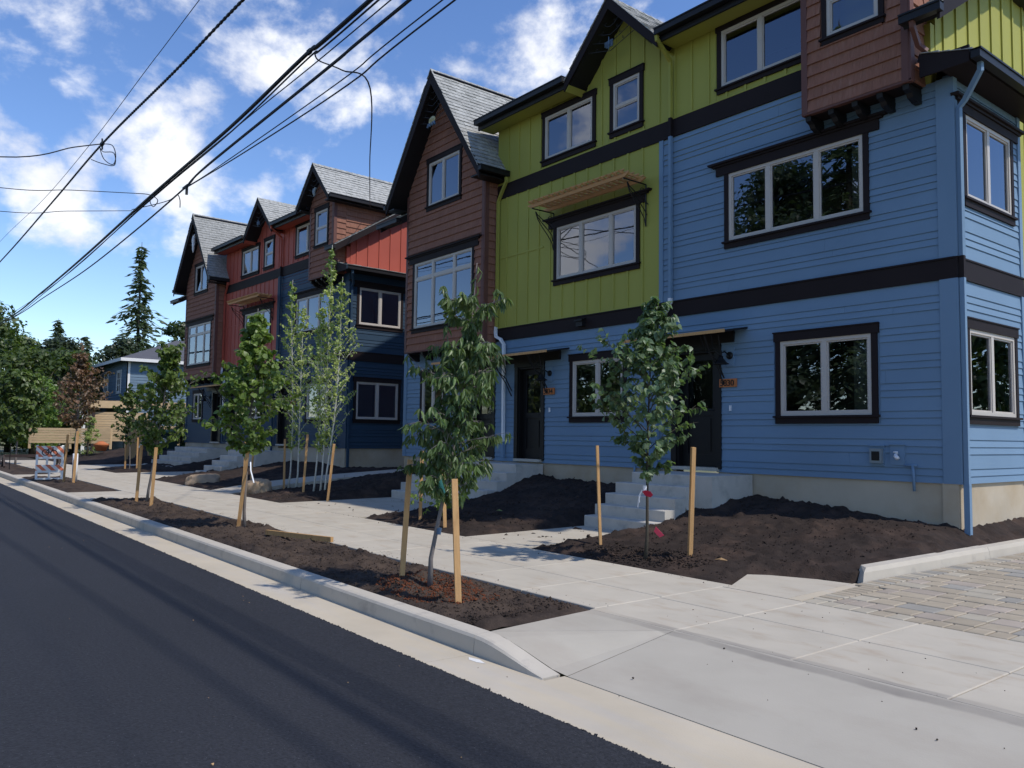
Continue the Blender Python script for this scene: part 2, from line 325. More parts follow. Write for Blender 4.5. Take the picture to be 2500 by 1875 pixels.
def shingles(fr, u0, u1, v0, v1, holes=(), clips=(), ex=.178, seed=1, wmin=.11, wmax=.27, t0=.006, t1=.032):
    rng = random.Random(seed); out = []; v = v0
    while v < v1-.02:
        ve = min(v+ex, v1); u = u0-rng.random()*.1
        while u < u1:
            w = rng.uniform(wmin, wmax); a, b = max(u, u0), min(u+w-.0022, u1); u += w
            if b-a < .02: continue
            dv = rng.uniform(-.0012, .0012); tt = t1+rng.uniform(-.0008, .0008)
            rs = [(a, b, v, ve)]
            for h in holes: rs = rsub(rs, h)
            for r in rs:
                poly = [(r[0], r[2]), (r[1], r[2]), (r[1], r[3]), (r[0], r[3])]
                for c in clips:
                    poly = clip(poly, *c)
                    if len(poly) < 3: break
                if len(poly) < 3 or area(poly) < .0015: continue
                mb = MB(); prism(mb, fr, [(q[0], q[1]+(dv if abs(q[1]-v) < 1e-6 else 0)) for q in poly], 0, lambda uu, vv: tt+(t0-tt)*(vv-v)/ex); out.append((area(poly), mb))
        v = ve
    return out
def rows_sid(v0, v1, pat, n=.0955, w=.192):
    out = []; v = v0; i = 0
    while v < v1-.01:
        h = w if pat[i % len(pat)] == 'w' else n
        out.append((v, min(v+h, v1))); v += h; i += 1
    return out
def panel(fr, poly_or_rects, n0, n1, name, m, parent):
    mb = MB()
    for r in poly_or_rects: fbox(mb, fr, *r, n0, n1)
    return mb.build(name, m, parent)
# ------------------------------------------------------------------ window
def window(fr, u0, u1, v0, v1, mull, trim, parent, head='plain', transom=None, hung=False, room=True, sidew=.085, headh=.13, sillh=.12, frame='vinyl', open_side=0):
    """u0..v1: outer edge of the vinyl frame"""
    mb = MB(); T = .034
    fbox(mb, fr, u0-sidew, u0, v0, v1, 0, T); fbox(mb, fr, u1, u1+sidew, v0, v1, 0, T)
    if head == 'plain':
        fbox(mb, fr, u0-sidew-.025, u1+sidew+.025, v1, v1+headh, 0, T+.008); fbox(mb, fr, u0-sidew-.035, u1+sidew+.035, v1+headh, v1+headh+.018, 0, T+.022)
    else:
        fbox(mb, fr, u0-sidew-.16, u1+sidew+.16, v1, v1+headh+.02, 0, T+.01)
        fbox(mb, fr, u0-sidew-.22, u1+sidew+.22, v1+headh+.02, v1+headh+.055, 0, T+.035)
        prism(mb, fr, [(u0-sidew-.28, v1+headh+.055), (u1+sidew+.28, v1+headh+.055), (u1+sidew+.30, v1+headh+.09), (u0-sidew-.30, v1+headh+.09)], 0, T+.07)
    fbox(mb, fr, u0-sidew-.03, u1+sidew+.03, v0-.03, v0, 0, T+.035)
    fbox(mb, fr, u0-sidew-.0, u1+sidew+.0, v0-sillh, v0-.03, 0, T+.006)
    w = mb.build('window', trim, parent)
    fb = MB(); fw = .052; D0, D1 = -.06, .022
    for a, b, c, d in ((u0, u0+fw, v0, v1), (u1-fw, u1, v0, v1), (u0+fw, u1-fw, v0, v0+fw), (u0+fw, u1-fw, v1-fw, v1)): fbox(fb, fr, a, b, c, d, D0, D1)
    xs = [u0+fw]
    for m_ in mull: fbox(fb, fr, m_-.04, m_+.04, v0+fw, v1-fw, D0, D1-.003); xs += [m_-.04, m_+.04]
    xs.append(u1-fw); cells = []
    for i in range(0, len(xs), 2):
        a, b = xs[i], xs[i+1]
        vs = [(v0+fw, v1-fw)]
        if transom: fbox(fb, fr, a, b, transom-.035, transom+.035, D0, D1-.006); vs = [(v0+fw, transom-.035), (transom+.035, v1-fw)]
        if hung:
            mid = (v0+v1)/2; fbox(fb, fr, a, b, mid-.022, mid+.022, D0, D1-.006); vs = [(v0+fw, mid-.022), (mid+.022, v1-fw)]
        for c, d in vs: cells.append((a, b, c, d))
    # sash: a thin inner bead round every lite
    for a, b, c, d in cells:
        s = .022
        for e, f, g, k in ((a, a+s, c, d), (b-s, b, c, d), (a+s, b-s, c, c+s), (a+s, b-s, d-s, d)): fbox(fb, fr, e, f, g, k, D0, D1-.016)
    fb.build('frame', frame, w)
    for a, b, c, d in cells:
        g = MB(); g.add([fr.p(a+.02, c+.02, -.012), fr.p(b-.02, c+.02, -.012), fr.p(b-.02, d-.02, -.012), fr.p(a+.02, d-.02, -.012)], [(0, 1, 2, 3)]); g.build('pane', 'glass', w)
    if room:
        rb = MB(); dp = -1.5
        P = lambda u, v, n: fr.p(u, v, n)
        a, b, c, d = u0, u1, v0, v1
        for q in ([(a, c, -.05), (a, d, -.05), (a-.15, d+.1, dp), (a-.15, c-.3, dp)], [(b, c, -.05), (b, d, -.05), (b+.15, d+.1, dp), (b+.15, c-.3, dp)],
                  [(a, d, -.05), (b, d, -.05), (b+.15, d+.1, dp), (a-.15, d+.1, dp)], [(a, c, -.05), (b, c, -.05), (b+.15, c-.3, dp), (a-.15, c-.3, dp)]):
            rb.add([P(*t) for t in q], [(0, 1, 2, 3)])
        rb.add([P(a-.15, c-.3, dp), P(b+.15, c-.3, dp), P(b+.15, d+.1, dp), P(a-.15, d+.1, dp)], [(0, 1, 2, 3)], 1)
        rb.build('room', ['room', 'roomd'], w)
    if head == 'plain': return (u0-sidew-.035, u1+sidew+.035, v1, v1+headh+.018), (u0-sidew-.03, u1+sidew+.03, v0-sillh, v1)
    return (u0-sidew-.16, u1+sidew+.16, v1, v1+headh+.09), (u0-sidew, u1+sidew, v0-sillh, v1)
def door(fr, u0, u1, v0, v1, parent):
    """u0..v1 outer edge of the dark casing"""
    c = .11; mb = MB(); T = .034
    fbox(mb, fr, u0, u0+c, v0, v1-.14, 0, T); fbox(mb, fr, u1-c, u1, v0, v1-.14, 0, T); fbox(mb, fr, u0, u1, v1-.14, v1, 0, T+.01)
    a, b = u0+c, u1-c; t = v1-.14
    fbox(mb, fr, a, a+.04, v0, t, -.16, -.0); fbox(mb, fr, b-.04, b, v0, t, -.16, -.0); fbox(mb, fr, a, b, t-.04, t, -.16, -.001)
    a += .04; b -= .04; t -= .04; n0, n1 = -.15, -.105
    dr = mb.build('door', 'black', parent)
    sl = MB(); st = .12; lo = v0+.03; g0 = lo+.98
    fbox(sl, fr, a, a+st, lo, t, n0, n1); fbox(sl, fr, b-st, b, lo, t, n0, n1); fbox(sl, fr, a+st, b-st, t-st, t, n0, n1)
    fbox(sl, fr, a+st, b-st, g0-.12, g0, n0, n1); fbox(sl, fr, a+st, b-st, lo, lo+.2, n0, n1); fbox(sl, fr, a+st, b-st, lo+.2, g0-.12, n0, n1-.018)
    fbox(sl, fr, a+st+.05, b-st-.05, lo+.25, g0-.17, n0, n1-.006)
    sl.build('door_leaf', 'black', dr)
    g = MB(); g.add([fr.p(a+st, g0, -.125), fr.p(b-st, g0, -.125), fr.p(b-st, t-st, -.125), fr.p(a+st, t-st, -.125)], [(0, 1, 2, 3)]); g.build('door_glass', 'glassd', dr)
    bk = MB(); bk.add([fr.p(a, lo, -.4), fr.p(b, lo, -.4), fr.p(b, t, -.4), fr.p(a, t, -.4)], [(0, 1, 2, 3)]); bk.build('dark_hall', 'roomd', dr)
    th = MB(); fbox(th, fr, u0+.06, u1-.06, v0-.035, v0+.02, -.15, .09); th.build('threshold', 'kerb', dr)
    hd = MB(); hd.tube([fr.p(b-.05, lo+.95, n1), fr.p(b-.05, lo+.95, n1+.05), fr.p(b-.15, lo+.95, n1+.055)], .011, 6); hd.tube([fr.p(b-.05, lo+1.08, n1), fr.p(b-.05, lo+1.08, n1+.02)], .025, 8); hd.build('door_handle', 'iron', dr, True)
    return (u0, u1, v0-.1, v1)
def roof_slab(mb, poly3, th):   # poly3 points on top surface
    pts = [Vector(p) for p in poly3]; n = (pts[1]-pts[0]).cross(pts[2]-pts[0]).normalized()
    if n.z < 0: n = -n
    k = len(pts); mb.hull(pts+[p-n*th for p in pts], [tuple(range(k)), tuple(range(k, 2*k))]+[(i, (i+1) % k, k+(i+1) % k, k+i) for i in range(k)])
def roof_tabs(o, e, s, L, S, seed, lift=.004, ex=.14, cut=None):
    """o: eave corner, e: unit along eave, s: unit up slope; L along, S up"""
    o, e, s = Vector(o), Vector(e), Vector(s); n = e.cross(s).normalized(); n = n if n.z > 0 else -n
    rng = random.Random(seed); out = []; v = 0
    while v < S-.02:
        ve = min(v+ex, S); u = -rng.random()*.25
        while u < L:
            w = rng.choice((.17, .22, .3, .3)); a, b = max(u, 0), min(u+w-.004, L); u += w
            if b-a < .02: continue
            if cut and not cut(o+e*(a+b)/2+s*v): continue
            t = lift+rng.choice((.004, .006, .013)); d = rng.uniform(-.004, .004)
            q = [o+e*a+s*(v+d), o+e*b+s*(v+d), o+e*b+s*ve, o+e*a+s*ve]
            mb = MB(); mb.hull([q[0]+n*.0, q[1]+n*.0, q[2], q[3], q[0]+n*(t+.006), q[1]+n*(t+.006), q[2]+n*.004, q[3]+n*.004], [(0, 1, 2, 3), (4, 5, 6, 7), (0, 1, 5, 4), (1, 2, 6, 5), (2, 3, 7, 6), (3, 0, 4, 7)])
            out.append(((b-a)*(ve-v)+rng.random()*.001, mb))
        v = ve
    return out
def scroll(mb, c, r, a0, a1, r2=None, n=10, rad=.008, y=0):
    pts = []
    for i in range(n+1):
        t = i/n; a = a0+(a1-a0)*t; rr = r+((r2 if r2 is not None else r)-r)*t; pts.append((c[0]+rr*math.cos(a), y, c[1]+rr*math.sin(a)))
    mb.tube(pts, rad, 5)
# ------------------------------------------------------------------ the row of townhouses
S1 = 1.43; AX, AZ = -16.22, 10.31      # big bay gable: slope, ridge x, ridge z
S2 = 1.03; GX, GZ = -10.53, 9.80       # small gable
S3 = 1.12; BX, BZ = -5.75, 9.80        # bay at the right end
SM = .63                               # main roof slope
def zmain(y): return 7.05+SM*(y+.6)
def townhouse(loc, rz, C, label, near):
    H = empty('townhouse_row', loc, rz); tag(H, label, 'townhouse row')
    base, panel_c, gut2 = C['base'], C['panel'], C['spout']
    F = Frame((0, 0, 0), (1, 0, 0), (0, -1, 0)); RS = Frame((-4.6, 0, 0), (0, 1, 0), (1, 0, 0)); GS = Frame((-4.85, 0, 0), (0, 1, 0), (1, 0, 0))
    LS = Frame((-18.47, 0, 0), (0, 1, 0), (-1, 0, 0))
    AF = Frame((0, -.36, 0), (1, 0, 0), (0, -1, 0)); AR = Frame((-14.53, 0, 0), (0, 1, 0), (1, 0, 0)); AL = Frame((-17.91, 0, 0), (0, 1, 0), (-1, 0, 0))
    BF = Frame((0, -.4, 0), (1, 0, 0), (0, -1, 0)); BR = Frame((-4.96, 0, 0), (0, 1, 0), (1, 0, 0)); BL = Frame((-6.54, 0, 0), (0, 1, 0), (-1, 0, 0))
    MH = empty('plan', parent=None); bpy.data.objects.remove(MH)
    # ---- windows and doors; each returns its holes in the cladding
    tr = 'trim'
    hW, hB = [], []
    def W(fr, *a, store=hW, **k):
        h = window(fr, *a, **k); store.extend(h); return h
    W(F, -7.20, -5.745, 1.83, 2.98, [-6.47], tr, H)
    W(F, -8.15, -5.825, 4.735, 5.875, [-7.40, -6.56], tr, H, head='cornice')
    W(F, -8.29, -6.62, 7.39, 8.38, [-7.53], tr, H, headh=.1, sillh=.1)
    W(F, -10.84, -10.15, 7.38, 8.33, [], tr, H, hung=True, headh=.115)
    W(F, -12.87, -11.415, 7.35, 8.29, [-12.13], tr, H, headh=.1)
    W(F, -12.46, -10.225, 4.715, 5.815, [-11.74, -10.90], tr, H, head='cornice')
    W(F, -11.935, -10.55, 1.875, 2.98, [-11.24], tr, H)
    W(F, -17.60, -16.62, 1.90, 2.98, [-17.11], tr, H)
    hS = []
    W(RS, .30, 1.80, 1.82, 2.965, [1.05], tr, H, store=hS)
    W(RS, .33, 1.83, 4.73, 5.875, [1.08], tr, H, store=hS, head='cornice', headh=.10)
    W(AF, -17.49, -14.98, 4.14, 5.80, [-16.655, -15.73], tr, H, store=hB, head='cornice', transom=5.39)
    W(AF, -16.90, -15.56, 7.155, 8.25, [-16.27], tr, H, store=hB, headh=.11)
    W(BF, -6.13, -5.36, 7.29, 8.38, [], tr, H, store=hB, hung=True, sidew=.075, sillh=.1)
    for u0, u1 in ((-9.38, -8.315), (-13.80, -12.80), (-15.5, -14.505)): hW.append(door(F, u0, u1, .97, 3.10, H))
    # ---- structural walls behind the cladding, with their openings
    def wall(fr, rect, holes, th=.12, clips=(), name='wall', m=base, off=0):
        rs = [rect]
        for h in holes: rs = rsub(rs, (h[0], h[1], h[2], h[3]))
        mb = MB()
        for r in rs:
            poly = [(r[0], r[2]), (r[1], r[2]), (r[1], r[3]), (r[0], r[3])]
            for c in clips:
                poly = clip(poly, *c)
                if len(poly) < 3: break
            if len(poly) >= 3: prism(mb, fr, poly, -th+off, off)
        return mb.build(name, m, H)
    op = [(-7.19, -5.755, 1.84, 2.97), (-8.14, -5.835, 4.745, 5.865), (-8.28, -6.63, 7.40, 8.37), (-10.83, -10.16, 7.39, 8.32), (-12.86, -11.425, 7.36, 8.28), (-12.45, -10.235, 4.725, 5.805), (-11.925, -10.56, 1.885, 2.97), (-17.59, -16.63, 1.91, 2.97),
          (-9.27, -8.425, .9, 2.96), (-13.69, -12.91, .9, 2.96), (-15.39, -14.615, .9, 2.96), (-17.8, -14.6, 3.7, 8.4)]
    wall(F, (-18.47, -4.6, .92, 6.30), op)
    wall(F, (-14.54, -4.97, 6.30, 8.50), op, m=panel_c, clips=())
    wall(F, (-4.97, -4.86, 6.30, 7.15), op, m=panel_c)
    wall(F, (-18.47, -14.54, 6.30, 7.0), op, m=panel_c)
    wall(F, (GX-1.25, GX+1.25, 8.50, 9.7), [], m=panel_c, clips=[(S2, 1, GZ-.2+S2*GX), (-S2, 1, GZ-.2-S2*GX)])
    wall(RS, (0, 2.2, .92, 6.34), [(.31, 1.79, 1.83, 2.955), (.34, 1.82, 4.74, 5.865)])
    wall(GS, (.125, 9.8, .92, 10.4), [(.125, 2.2, .92, 6.3)], m=panel_c, clips=[(-SM, 1, zmain(0)-.2), (SM, 1, zmain(4.9)-.2+SM*4.9)])
    wall(LS, (.125, 9.8, .92, 10.4), [], clips=[(-SM, 1, zmain(0)-.2), (SM, 1, zmain(4.9)-.2+SM*4.9)])
    wall(AF, (-17.91, -14.53, 3.58, 10.0), [(-17.48, -14.99, 4.15, 5.79), (-16.89, -15.57, 7.165, 8.24)], m='shingle', clips=[(S1, 1, AZ-.22+S1*AX), (-S1, 1, AZ-.22-S1*AX)], th=.1)
    wall(BF, (-6.54, -4.96, 6.28, 9.6), [(-6.12, -5.37, 7.30, 8.37)], m='shingle', clips=[(S3, 1, BZ-.2+S3*BX), (-S3, 1, BZ-.2-S3*BX)], th=.1)
    wall(AR, (-.26, 0, 3.58, 7.62), [], m='shingle', th=.1); wall(AL, (-.26, 0, 3.58, 7.62), [], m='shingle', th=.1)
    wall(BR, (-.3, 4.4, 6.28, 8.72), [], m='shingle', th=.1, clips=[]); wall(BL, (-.3, 0, 6.28, 8.72), [], m='shingle', th=.1)
    bk = MB(); bk.box(-18.47, -4.85, 9.68, 9.8, .5, 7.6); bk.build('rear_wall', base, H)
    wall(F, (-18.3, -4.7, .3, .925), [(-9.3, -8.4, .85, .93)], m='found', name='foundation', th=.2, off=-.015)
    wall(RS, (.2, 2.2, .2, .925), [], m='found', name='foundation', th=.2, off=-.02); wall(RS, (-.018, .2, .2, .925), [], m='found', name='foundation', th=.2, off=-.02); wall(GS, (2.2, 9.8, .2, .925), [], m='found', name='foundation', th=.2, off=-.02); wall(LS, (0, 9.8, .2, .925), [], m='found', name='foundation', th=.2, off=-.02)
    # ---- belt bands
    mb = MB(); e = .03
    fbox(mb, F, -18.47, -4.6, 3.60, 3.86, 0, e); fbox(mb, F, -18.47, -4.6, 3.862, 3.885, 0, e+.015)
    fbox(mb, RS, -e, 2.2, 3.60, 3.86, 0, e); fbox(mb, RS, -e, 2.2, 3.862, 3.885, 0, e+.012)
    mb.build('belt_band', tr, H)
    mb = MB(); fbox(mb, F, -14.52, -6.54, 6.85, 7.17, 0, e); mb.build('belt_band', tr, H)
    mb = MB(); fbox(mb, GS, 2.2, 9.8, 3.60, 3.86, 0, e); mb.build('belt_band', tr, H)
    mb = MB(); fbox(mb, F, -14.50, -9.66, 3.887, 3.92, 0, .03); fbox(mb, F, -14.52, -6.6, 7.172, 7.195, 0, .034); mb.build('flashing', panel_c, H)
    # ---- corner boards
    def one(name, m, fr, *q): b = MB(); fbox(b, fr, *q); return b.build(name, m, H)
    for z0, z1 in ((.92, 3.60), (3.887, 6.30)):
        b = MB(); prism(b, F, [(-4.80, z0), (-4.57, z0), (-4.57, z1), (-4.80, z1)], 0, .03); b.build('corner_board', base, H); one('corner_board', base, RS, 0, .085, z0, z1, 0, .031); one('corner_board', base, RS, 2.10, 2.2, z0, z1, 0, .03); one('corner_board', base, F, -18.5, -18.36, z0, z1, 0, .03)
    one('corner_board', base, F, -9.66, -9.57, 3.887, 6.85, 0, .03)
    for x in (-17.91, -14.62): one('corner_board', 'brown', AF, x, x+.09, 3.56, 7.62 if x < -15 else 7.70, 0, .03)
    one('corner_board', 'brown', AR, -.385, -.27, 3.56, 7.6, 0, .031)
    for x in (-6.54, -5.055): one('corner_board', 'brown', BF, x, x+.095, 6.26, 8.62, 0, .03)
    one('corner_board', 'brown', BR, -.425, -.32, 6.26, 8.62, 0, .031)
    for q_ in ((-17.91, -14.5, -.385, -.30, 3.545, 3.58), (-6.54, -4.93, -.425, -.34, 6.245, 6.28)): mb = MB(); mb.box(*q_); mb.build('bottom_board', 'brown', H)
    for q_ in ((-17.9, -14.54, -.30, 0, 3.555, 3.58), (-6.53, -4.97, -.34, 0, 6.255, 6.28)): mb = MB(); mb.box(*q_); mb.build('bay_underside', 'trim', H)
    # ---- lap siding
    it = lap(F, -18.36, -4.80, rows_sid(.92, 3.60, 'nnw'), hW)
    it += lap(F, -9.57, -4.80, rows_sid(3.887, 6.85, 'wnn'), hW+[(-6.54, -4.6, 6.3, 7.0)])
    it += lap(F, -18.36, -17.91, rows_sid(3.887, 6.9, 'wnn'), hW)
    pieces(it, 'siding_board', base, H)
    it = lap(RS, .085, 2.10, rows_sid(.92, 3.60, 'nnw'), hS)+lap(RS, .085, 2.10, rows_sid(3.887, 6.30, 'wnn'), hS)
    pieces(it, 'siding_board', base, H)
    # ---- board and batten: sheets and battens
    def battens(fr, us, v0, v1, holes, clips=(), m=panel_c):
        for u in us:
            rs = [(u-.022, u+.022, v0, v1)]
            for h in holes: rs = rsub(rs, h)
            for r in rs:
                if r[3]-r[2] < .04: continue
                poly = [(r[0], r[2]), (r[1], r[2]), (r[1], r[3]), (r[0], r[3])]
                for c in clips:
                    poly = clip(poly, *c)
                    if len(poly) < 3: break
                if len(poly) < 3: continue
                b = MB(); prism(b, fr, poly, 0, .024); b.build('batten', m, H)
    sh = MB()
    for r in [(-14.53, -9.66, 3.92, 6.85), (-14.53, -6.54, 7.195, 8.5)]:
        rr = [r]
        for h in hW: rr = rsub(rr, h)
        for q in rr: fbox(sh, F, *q, 0, .006)
    prism(sh, F, clip(clip([(GX-1.2, 8.5), (GX+1.2, 8.5), (GX+1.2, 9.7), (GX-1.2, 9.7)], S2, 1, GZ-.21+S2*GX), -S2, 1, GZ-.21-S2*GX), 0, .006)
    sh.build('sheet_siding', panel_c, H)
    battens(F, [-14.17+.372*i for i in range(12)], 3.92, 6.85, hW)
    gc = [(S2, 1, GZ-.2+S2*GX), (-S2, 1, GZ-.2-S2*GX)]
    battens(F, [-14.14+.372*i for i in range(21) if not abs(-14.14+.372*i-GX) < 1.2], 7.195, 8.5, hW)
    battens(F, [-14.14+.372*i for i in range(21) if abs(-14.14+.372*i-GX) < 1.2], 7.195, 9.7, hW, gc)
    b = MB(); fbox(b, F, -14.4, -13.45, 5.47, 5.51, .006, .022); fbox(b, F, -13.42, -12.9, 5.47, 5.51, .006, .022); b.build('batten', panel_c, H)
    gsc = [(-SM, 1, zmain(0)-.2), (SM, 1, zmain(4.9)-.2+SM*4.9)]
    battens(GS, [.35+.405*i for i in range(5)], 6.6, 10.4, [], gsc); battens(GS, [.35+.405*i for i in range(5, 23)], .92, 10.4, [(0, 10, 3.58, 3.9)], gsc)
    # ---- wood shingles on the bays
    ac = [(S1, 1, AZ-.24+S1*AX), (-S1, 1, AZ-.24-S1*AX)]; bc = [(S3, 1, BZ-.22+S3*BX), (-S3, 1, BZ-.22-S3*BX)]
    hA = hB[:4]; hBB = hB[4:]
    it = shingles(AF, -17.82, -14.62, 3.58, 10.0, hA, ac, seed=3)+shingles(AR, -.27, 0, 3.58, 7.6, seed=4)
    it += shingles(BF, -6.445, -5.055, 6.28, 9.6, hBB, bc, seed=5)+shingles(BR, -.32, 0, 6.28, 8.66, seed=6)+shingles(BR, 0, 4.2, 6.9, 8.66, clips=[(SM, -1, -zmain(0)-.01)], seed=8)
    pieces(it, 'wood_shingle', 'shingle', H, 300)
    # ---- corbels under the bays
    for x0, n_, d, z, w_ in ((-17.8, 6, .36, 3.54, 3.2), (-6.47, 5, .40, 6.24, 1.44)):
        for i in range(n_):
            x = x0+w_*i/(n_-1)-.04; cb = MB()
            pr = [(0, z), (-d+.02, z), (-d+.03, z-.07), (-d*.72, z-.10), (-d*.62, z-.15), (-d*.3, z-.19), (0, z-.19)]
            vs = [(x, y, q) for y, q in pr]+[(x+.085, y, q) for y, q in pr]; k = len(pr)
            cb.hull(vs, [tuple(range(k)), tuple(range(k, 2*k))]+[(j, (j+1) % k, k+(j+1) % k, k+j) for j in range(k)]); cb.build('corbel', 'gutter', H)
    # ---- roofs
    def gable_roof(cx, cz, s, hw, y0, y1, name, seed, th=.16, tabs=True, bw=.2):
        rb = MB(); ez = cz-s*hw
        for sg in (-1, 1):
            roof_slab(rb, [(cx, y0+.03, cz), (cx+sg*hw, y0+.03, ez), (cx+sg*hw, y1, ez), (cx, y1, cz)], th)
        r_ = rb.build(name, 'gutter', H)
        for sg in (-1, 1):   # barge boards
            bb = MB(); q = [(cx, y0, cz-.0), (cx+sg*(hw+.015), y0, ez-.0*s), (cx+sg*(hw+.015), y0, ez-bw*1.25), (cx, y0, cz-bw*math.hypot(1, s))]
            bb.hull(q+[(a, b_+.035, c_) for a, b_, c_ in q], [(0, 1, 2, 3), (4, 5, 6, 7), (0, 1, 5, 4), (1, 2, 6, 5), (2, 3, 7, 6), (3, 0, 4, 7)]); bb.build('barge_board', 'trim', r_)
            L = y1-y0; sl = math.hypot(1, s); e_ = Vector((0, 1, 0)); up = Vector((-sg/sl, 0, s/sl))
            t = roof_tabs((cx+sg*(hw+.03), y0-.02, ez+.005-.03*s), e_, up, min(L, 3.2) if tabs else min(L, 3.2), hw*sl+.03, seed+sg)
            if sg == 1 and tabs:
                t.sort(key=lambda q_: -q_[0])
                for a_, m_ in t[:300]: m_.build('roof_shingle', 'roof', r_)
                t = t[300:]
            jm = MB()
            for a_, m_ in t: jm.add(m_.v, m_.f)
            if jm.v: jm.build('roof_shingles', 'roof', r_, kind='stuff')
        for j in range(int((y1-y0)/.2)):
            if j > 18: break
            cp = MB(); y = y0+.2*j-.02
            for sg in (-1, 1):
                sl = math.hypot(1, s); dx = sg*.12/sl; dz = -.12*s/sl
                a = Vector((cx, y, cz+.03)); cp.hull([a, a+Vector((dx, 0, dz)), a+Vector((dx, .24, dz-.012)), a+Vector((0, .24, -.012)), a+Vector((0, 0, -.02)), a+Vector((dx, 0, dz-.02)), a+Vector((dx, .24, dz-.03)), a+Vector((0, .24, -.03))], [(0, 1, 2, 3), (4, 5, 6, 7), (0, 1, 5, 4), (1, 2, 6, 5), (2, 3, 7, 6), (3, 0, 4, 7)])
            cp.build('ridge_cap', 'roof', r_)
        return r_
    gable_roof(AX, AZ, S1, 2.04, -.82, 4.4, 'bay_roof', 11, tabs=near)
    gable_roof(GX, GZ, S2, 1.20, -.50, 3.0, 'dormer_roof', 21, tabs=False, bw=.17)
    gable_roof(BX, BZ, S3, 1.06, -.78, 4.2, 'end_bay_roof', 31, tabs=near, bw=.16)
    def gut(p, q, name='gutter', w=.11, h=.12):
        g = MB(); g.obox(p, q, w, h); d = (Vector(q)-Vector(p)).normalized(); a = Vector((d.y, -d.x, 0))*(w/2+.006)
        pu, qu = Vector(p)+Vector((0, 0, h/2-.012)), Vector(q)+Vector((0, 0, h/2-.012)); g.obox(pu, qu, w+.03, .024)
        g.build(name, 'gutter', H)
    # long eave with its gutter, fascia and soffit, broken by the small gable
    for x0, x1 in ((-14.75, GX-1.21), (GX+1.21, -6.54)):
        rb = MB(); x0b = x0
        roof_slab(rb, [(x0, -.46, 8.66), (x1, -.46, 8.66), (x1, 5.2, 8.66+.33*5.66), (x0, 5.2, 8.66+.33*5.66)], .1)
        rb.box(x0, x1, -.44, -.40, 8.45, 8.56); rb.build('eave_roof', 'gutter', H)
        sf = MB(); sf.box(x0, x1, -.40, 0, 8.47, 8.5); sf.build('soffit', panel_c, H)
        gut((x0+.0, -.51, 8.605), (x1, -.51, 8.605))
    mb = MB()
    for sg in (-1, 1):   # sloping soffit of the small gable
        roof_slab(mb, [(GX, -.47, GZ-.2), (GX+sg*1.2, -.47, GZ-.2-S2*1.2), (GX+sg*1.2, 0, GZ-.2-S2*1.2), (GX, 0, GZ-.2)], .02)
    mb.build('soffit', panel_c, H)
    # main roof with its overhang beyond both end walls
    rb = MB(); th = .16
    for x0, x1 in ((-4.97, -4.5), (-18.85, -17.91)):
        roof_slab(rb, [(x0, -.6, zmain(-.6)), (x1, -.6, zmain(-.6)), (x1, 4.9, zmain(4.9)), (x0, 4.9, zmain(4.9))], th)
        roof_slab(rb, [(x0, 4.9, zmain(4.9)), (x1, 4.9, zmain(4.9)), (x1, 10.4, zmain(-.6)), (x0, 10.4, zmain(-.6))], th)
    roof_slab(rb, [(-18.0, 4.6, zmain(4.6)), (-4.9, 4.6, zmain(4.6)), (-4.9, 4.9, zmain(4.9)), (-18.0, 4.9, zmain(4.9))], th)
    roof_slab(rb, [(-18.0, 4.9, zmain(4.9)), (-4.9, 4.9, zmain(4.9)), (-4.9, 10.4, zmain(-.6)), (-18.0, 10.4, zmain(-.6))], th)
    r_ = rb.build('main_roof', 'gutter', H)
    sl = math.hypot(1, SM); jm = MB()
    for x0, L in ((-4.97, .49), (-18.88, .95)):
        for a_, m_ in roof_tabs((x0, -.63, zmain(-.63)+.004), (1, 0, 0), Vector((0, 1/sl, SM/sl)), L, 5.5*sl, 77): jm.add(m_.v, m_.f)
    jm.build('roof_shingles', 'roof', r_, kind='stuff')
    for x in (-4.5, -18.885):
        for y0, y1 in ((-.62, 4.9), (4.9, 10.4)):
            z0, z1 = (zmain(-.62), zmain(4.9)) if y0 < 4 else (zmain(4.9), zmain(-.6)); bb = MB(); q = [(x, y0, z0), (x, y1, z1), (x, y1, z1-.2), (x, y0, z0-.2)]
            bb.hull(q+[(a+.035, b_, c_) for a, b_, c_ in q], [(0, 1, 2, 3), (4, 5, 6, 7), (0, 1, 5, 4), (1, 2, 6, 5), (2, 3, 7, 6), (3, 0, 4, 7)]); bb.build('barge_board', 'trim', r_)
    gut((-4.95, -.66, 6.98), (-4.42, -.66, 6.98)); gut((-18.95, -.66, 6.98), (-17.9, -.66, 6.98))
    gut((AX+2.10, -.84, AZ-S1*2.04-.03), (AX+2.10, -.03, AZ-S1*2.04-.03)); gut((AX-2.10, -.84, AZ-S1*2.04-.03), (AX-2.10, .0, AZ-S1*2.04-.03))
    gut((BX+1.12, -.76, BZ-S3*1.06-.04), (BX+1.12, 3.6, BZ-S3*1.06-.04)); gut((BX-1.12, -.76, BZ-S3*1.06-.04), (BX-1.12, -.5, BZ-S3*1.06-.04))
    for q_ in ((AX+1.69, AX+2.03, -.78, 0, AZ-S1*2.04-.16, AZ-S1*2.04-.13), (AX-2.03, AX-1.69, -.78, 0, AZ-S1*2.04-.16, AZ-S1*2.04-.13), (BX+.79, BX+1.06, -.74, 3.6, BZ-S3*1.06-.15, BZ-S3*1.06-.12), (BX-1.06, BX-.79, -.74, 0, BZ-S3*1.06-.15, BZ-S3*1.06-.12)): mb = MB(); mb.box(*q_); mb.build('soffit', 'gutter', H)
    # shed roof over the two-storey corner
    rb = MB(); roof_slab(rb, [(-4.86, -.34, 6.60), (-4.22, -.34, 6.42), (-4.22, 2.55, 6.42), (-4.86, 2.55, 6.60)], .10)
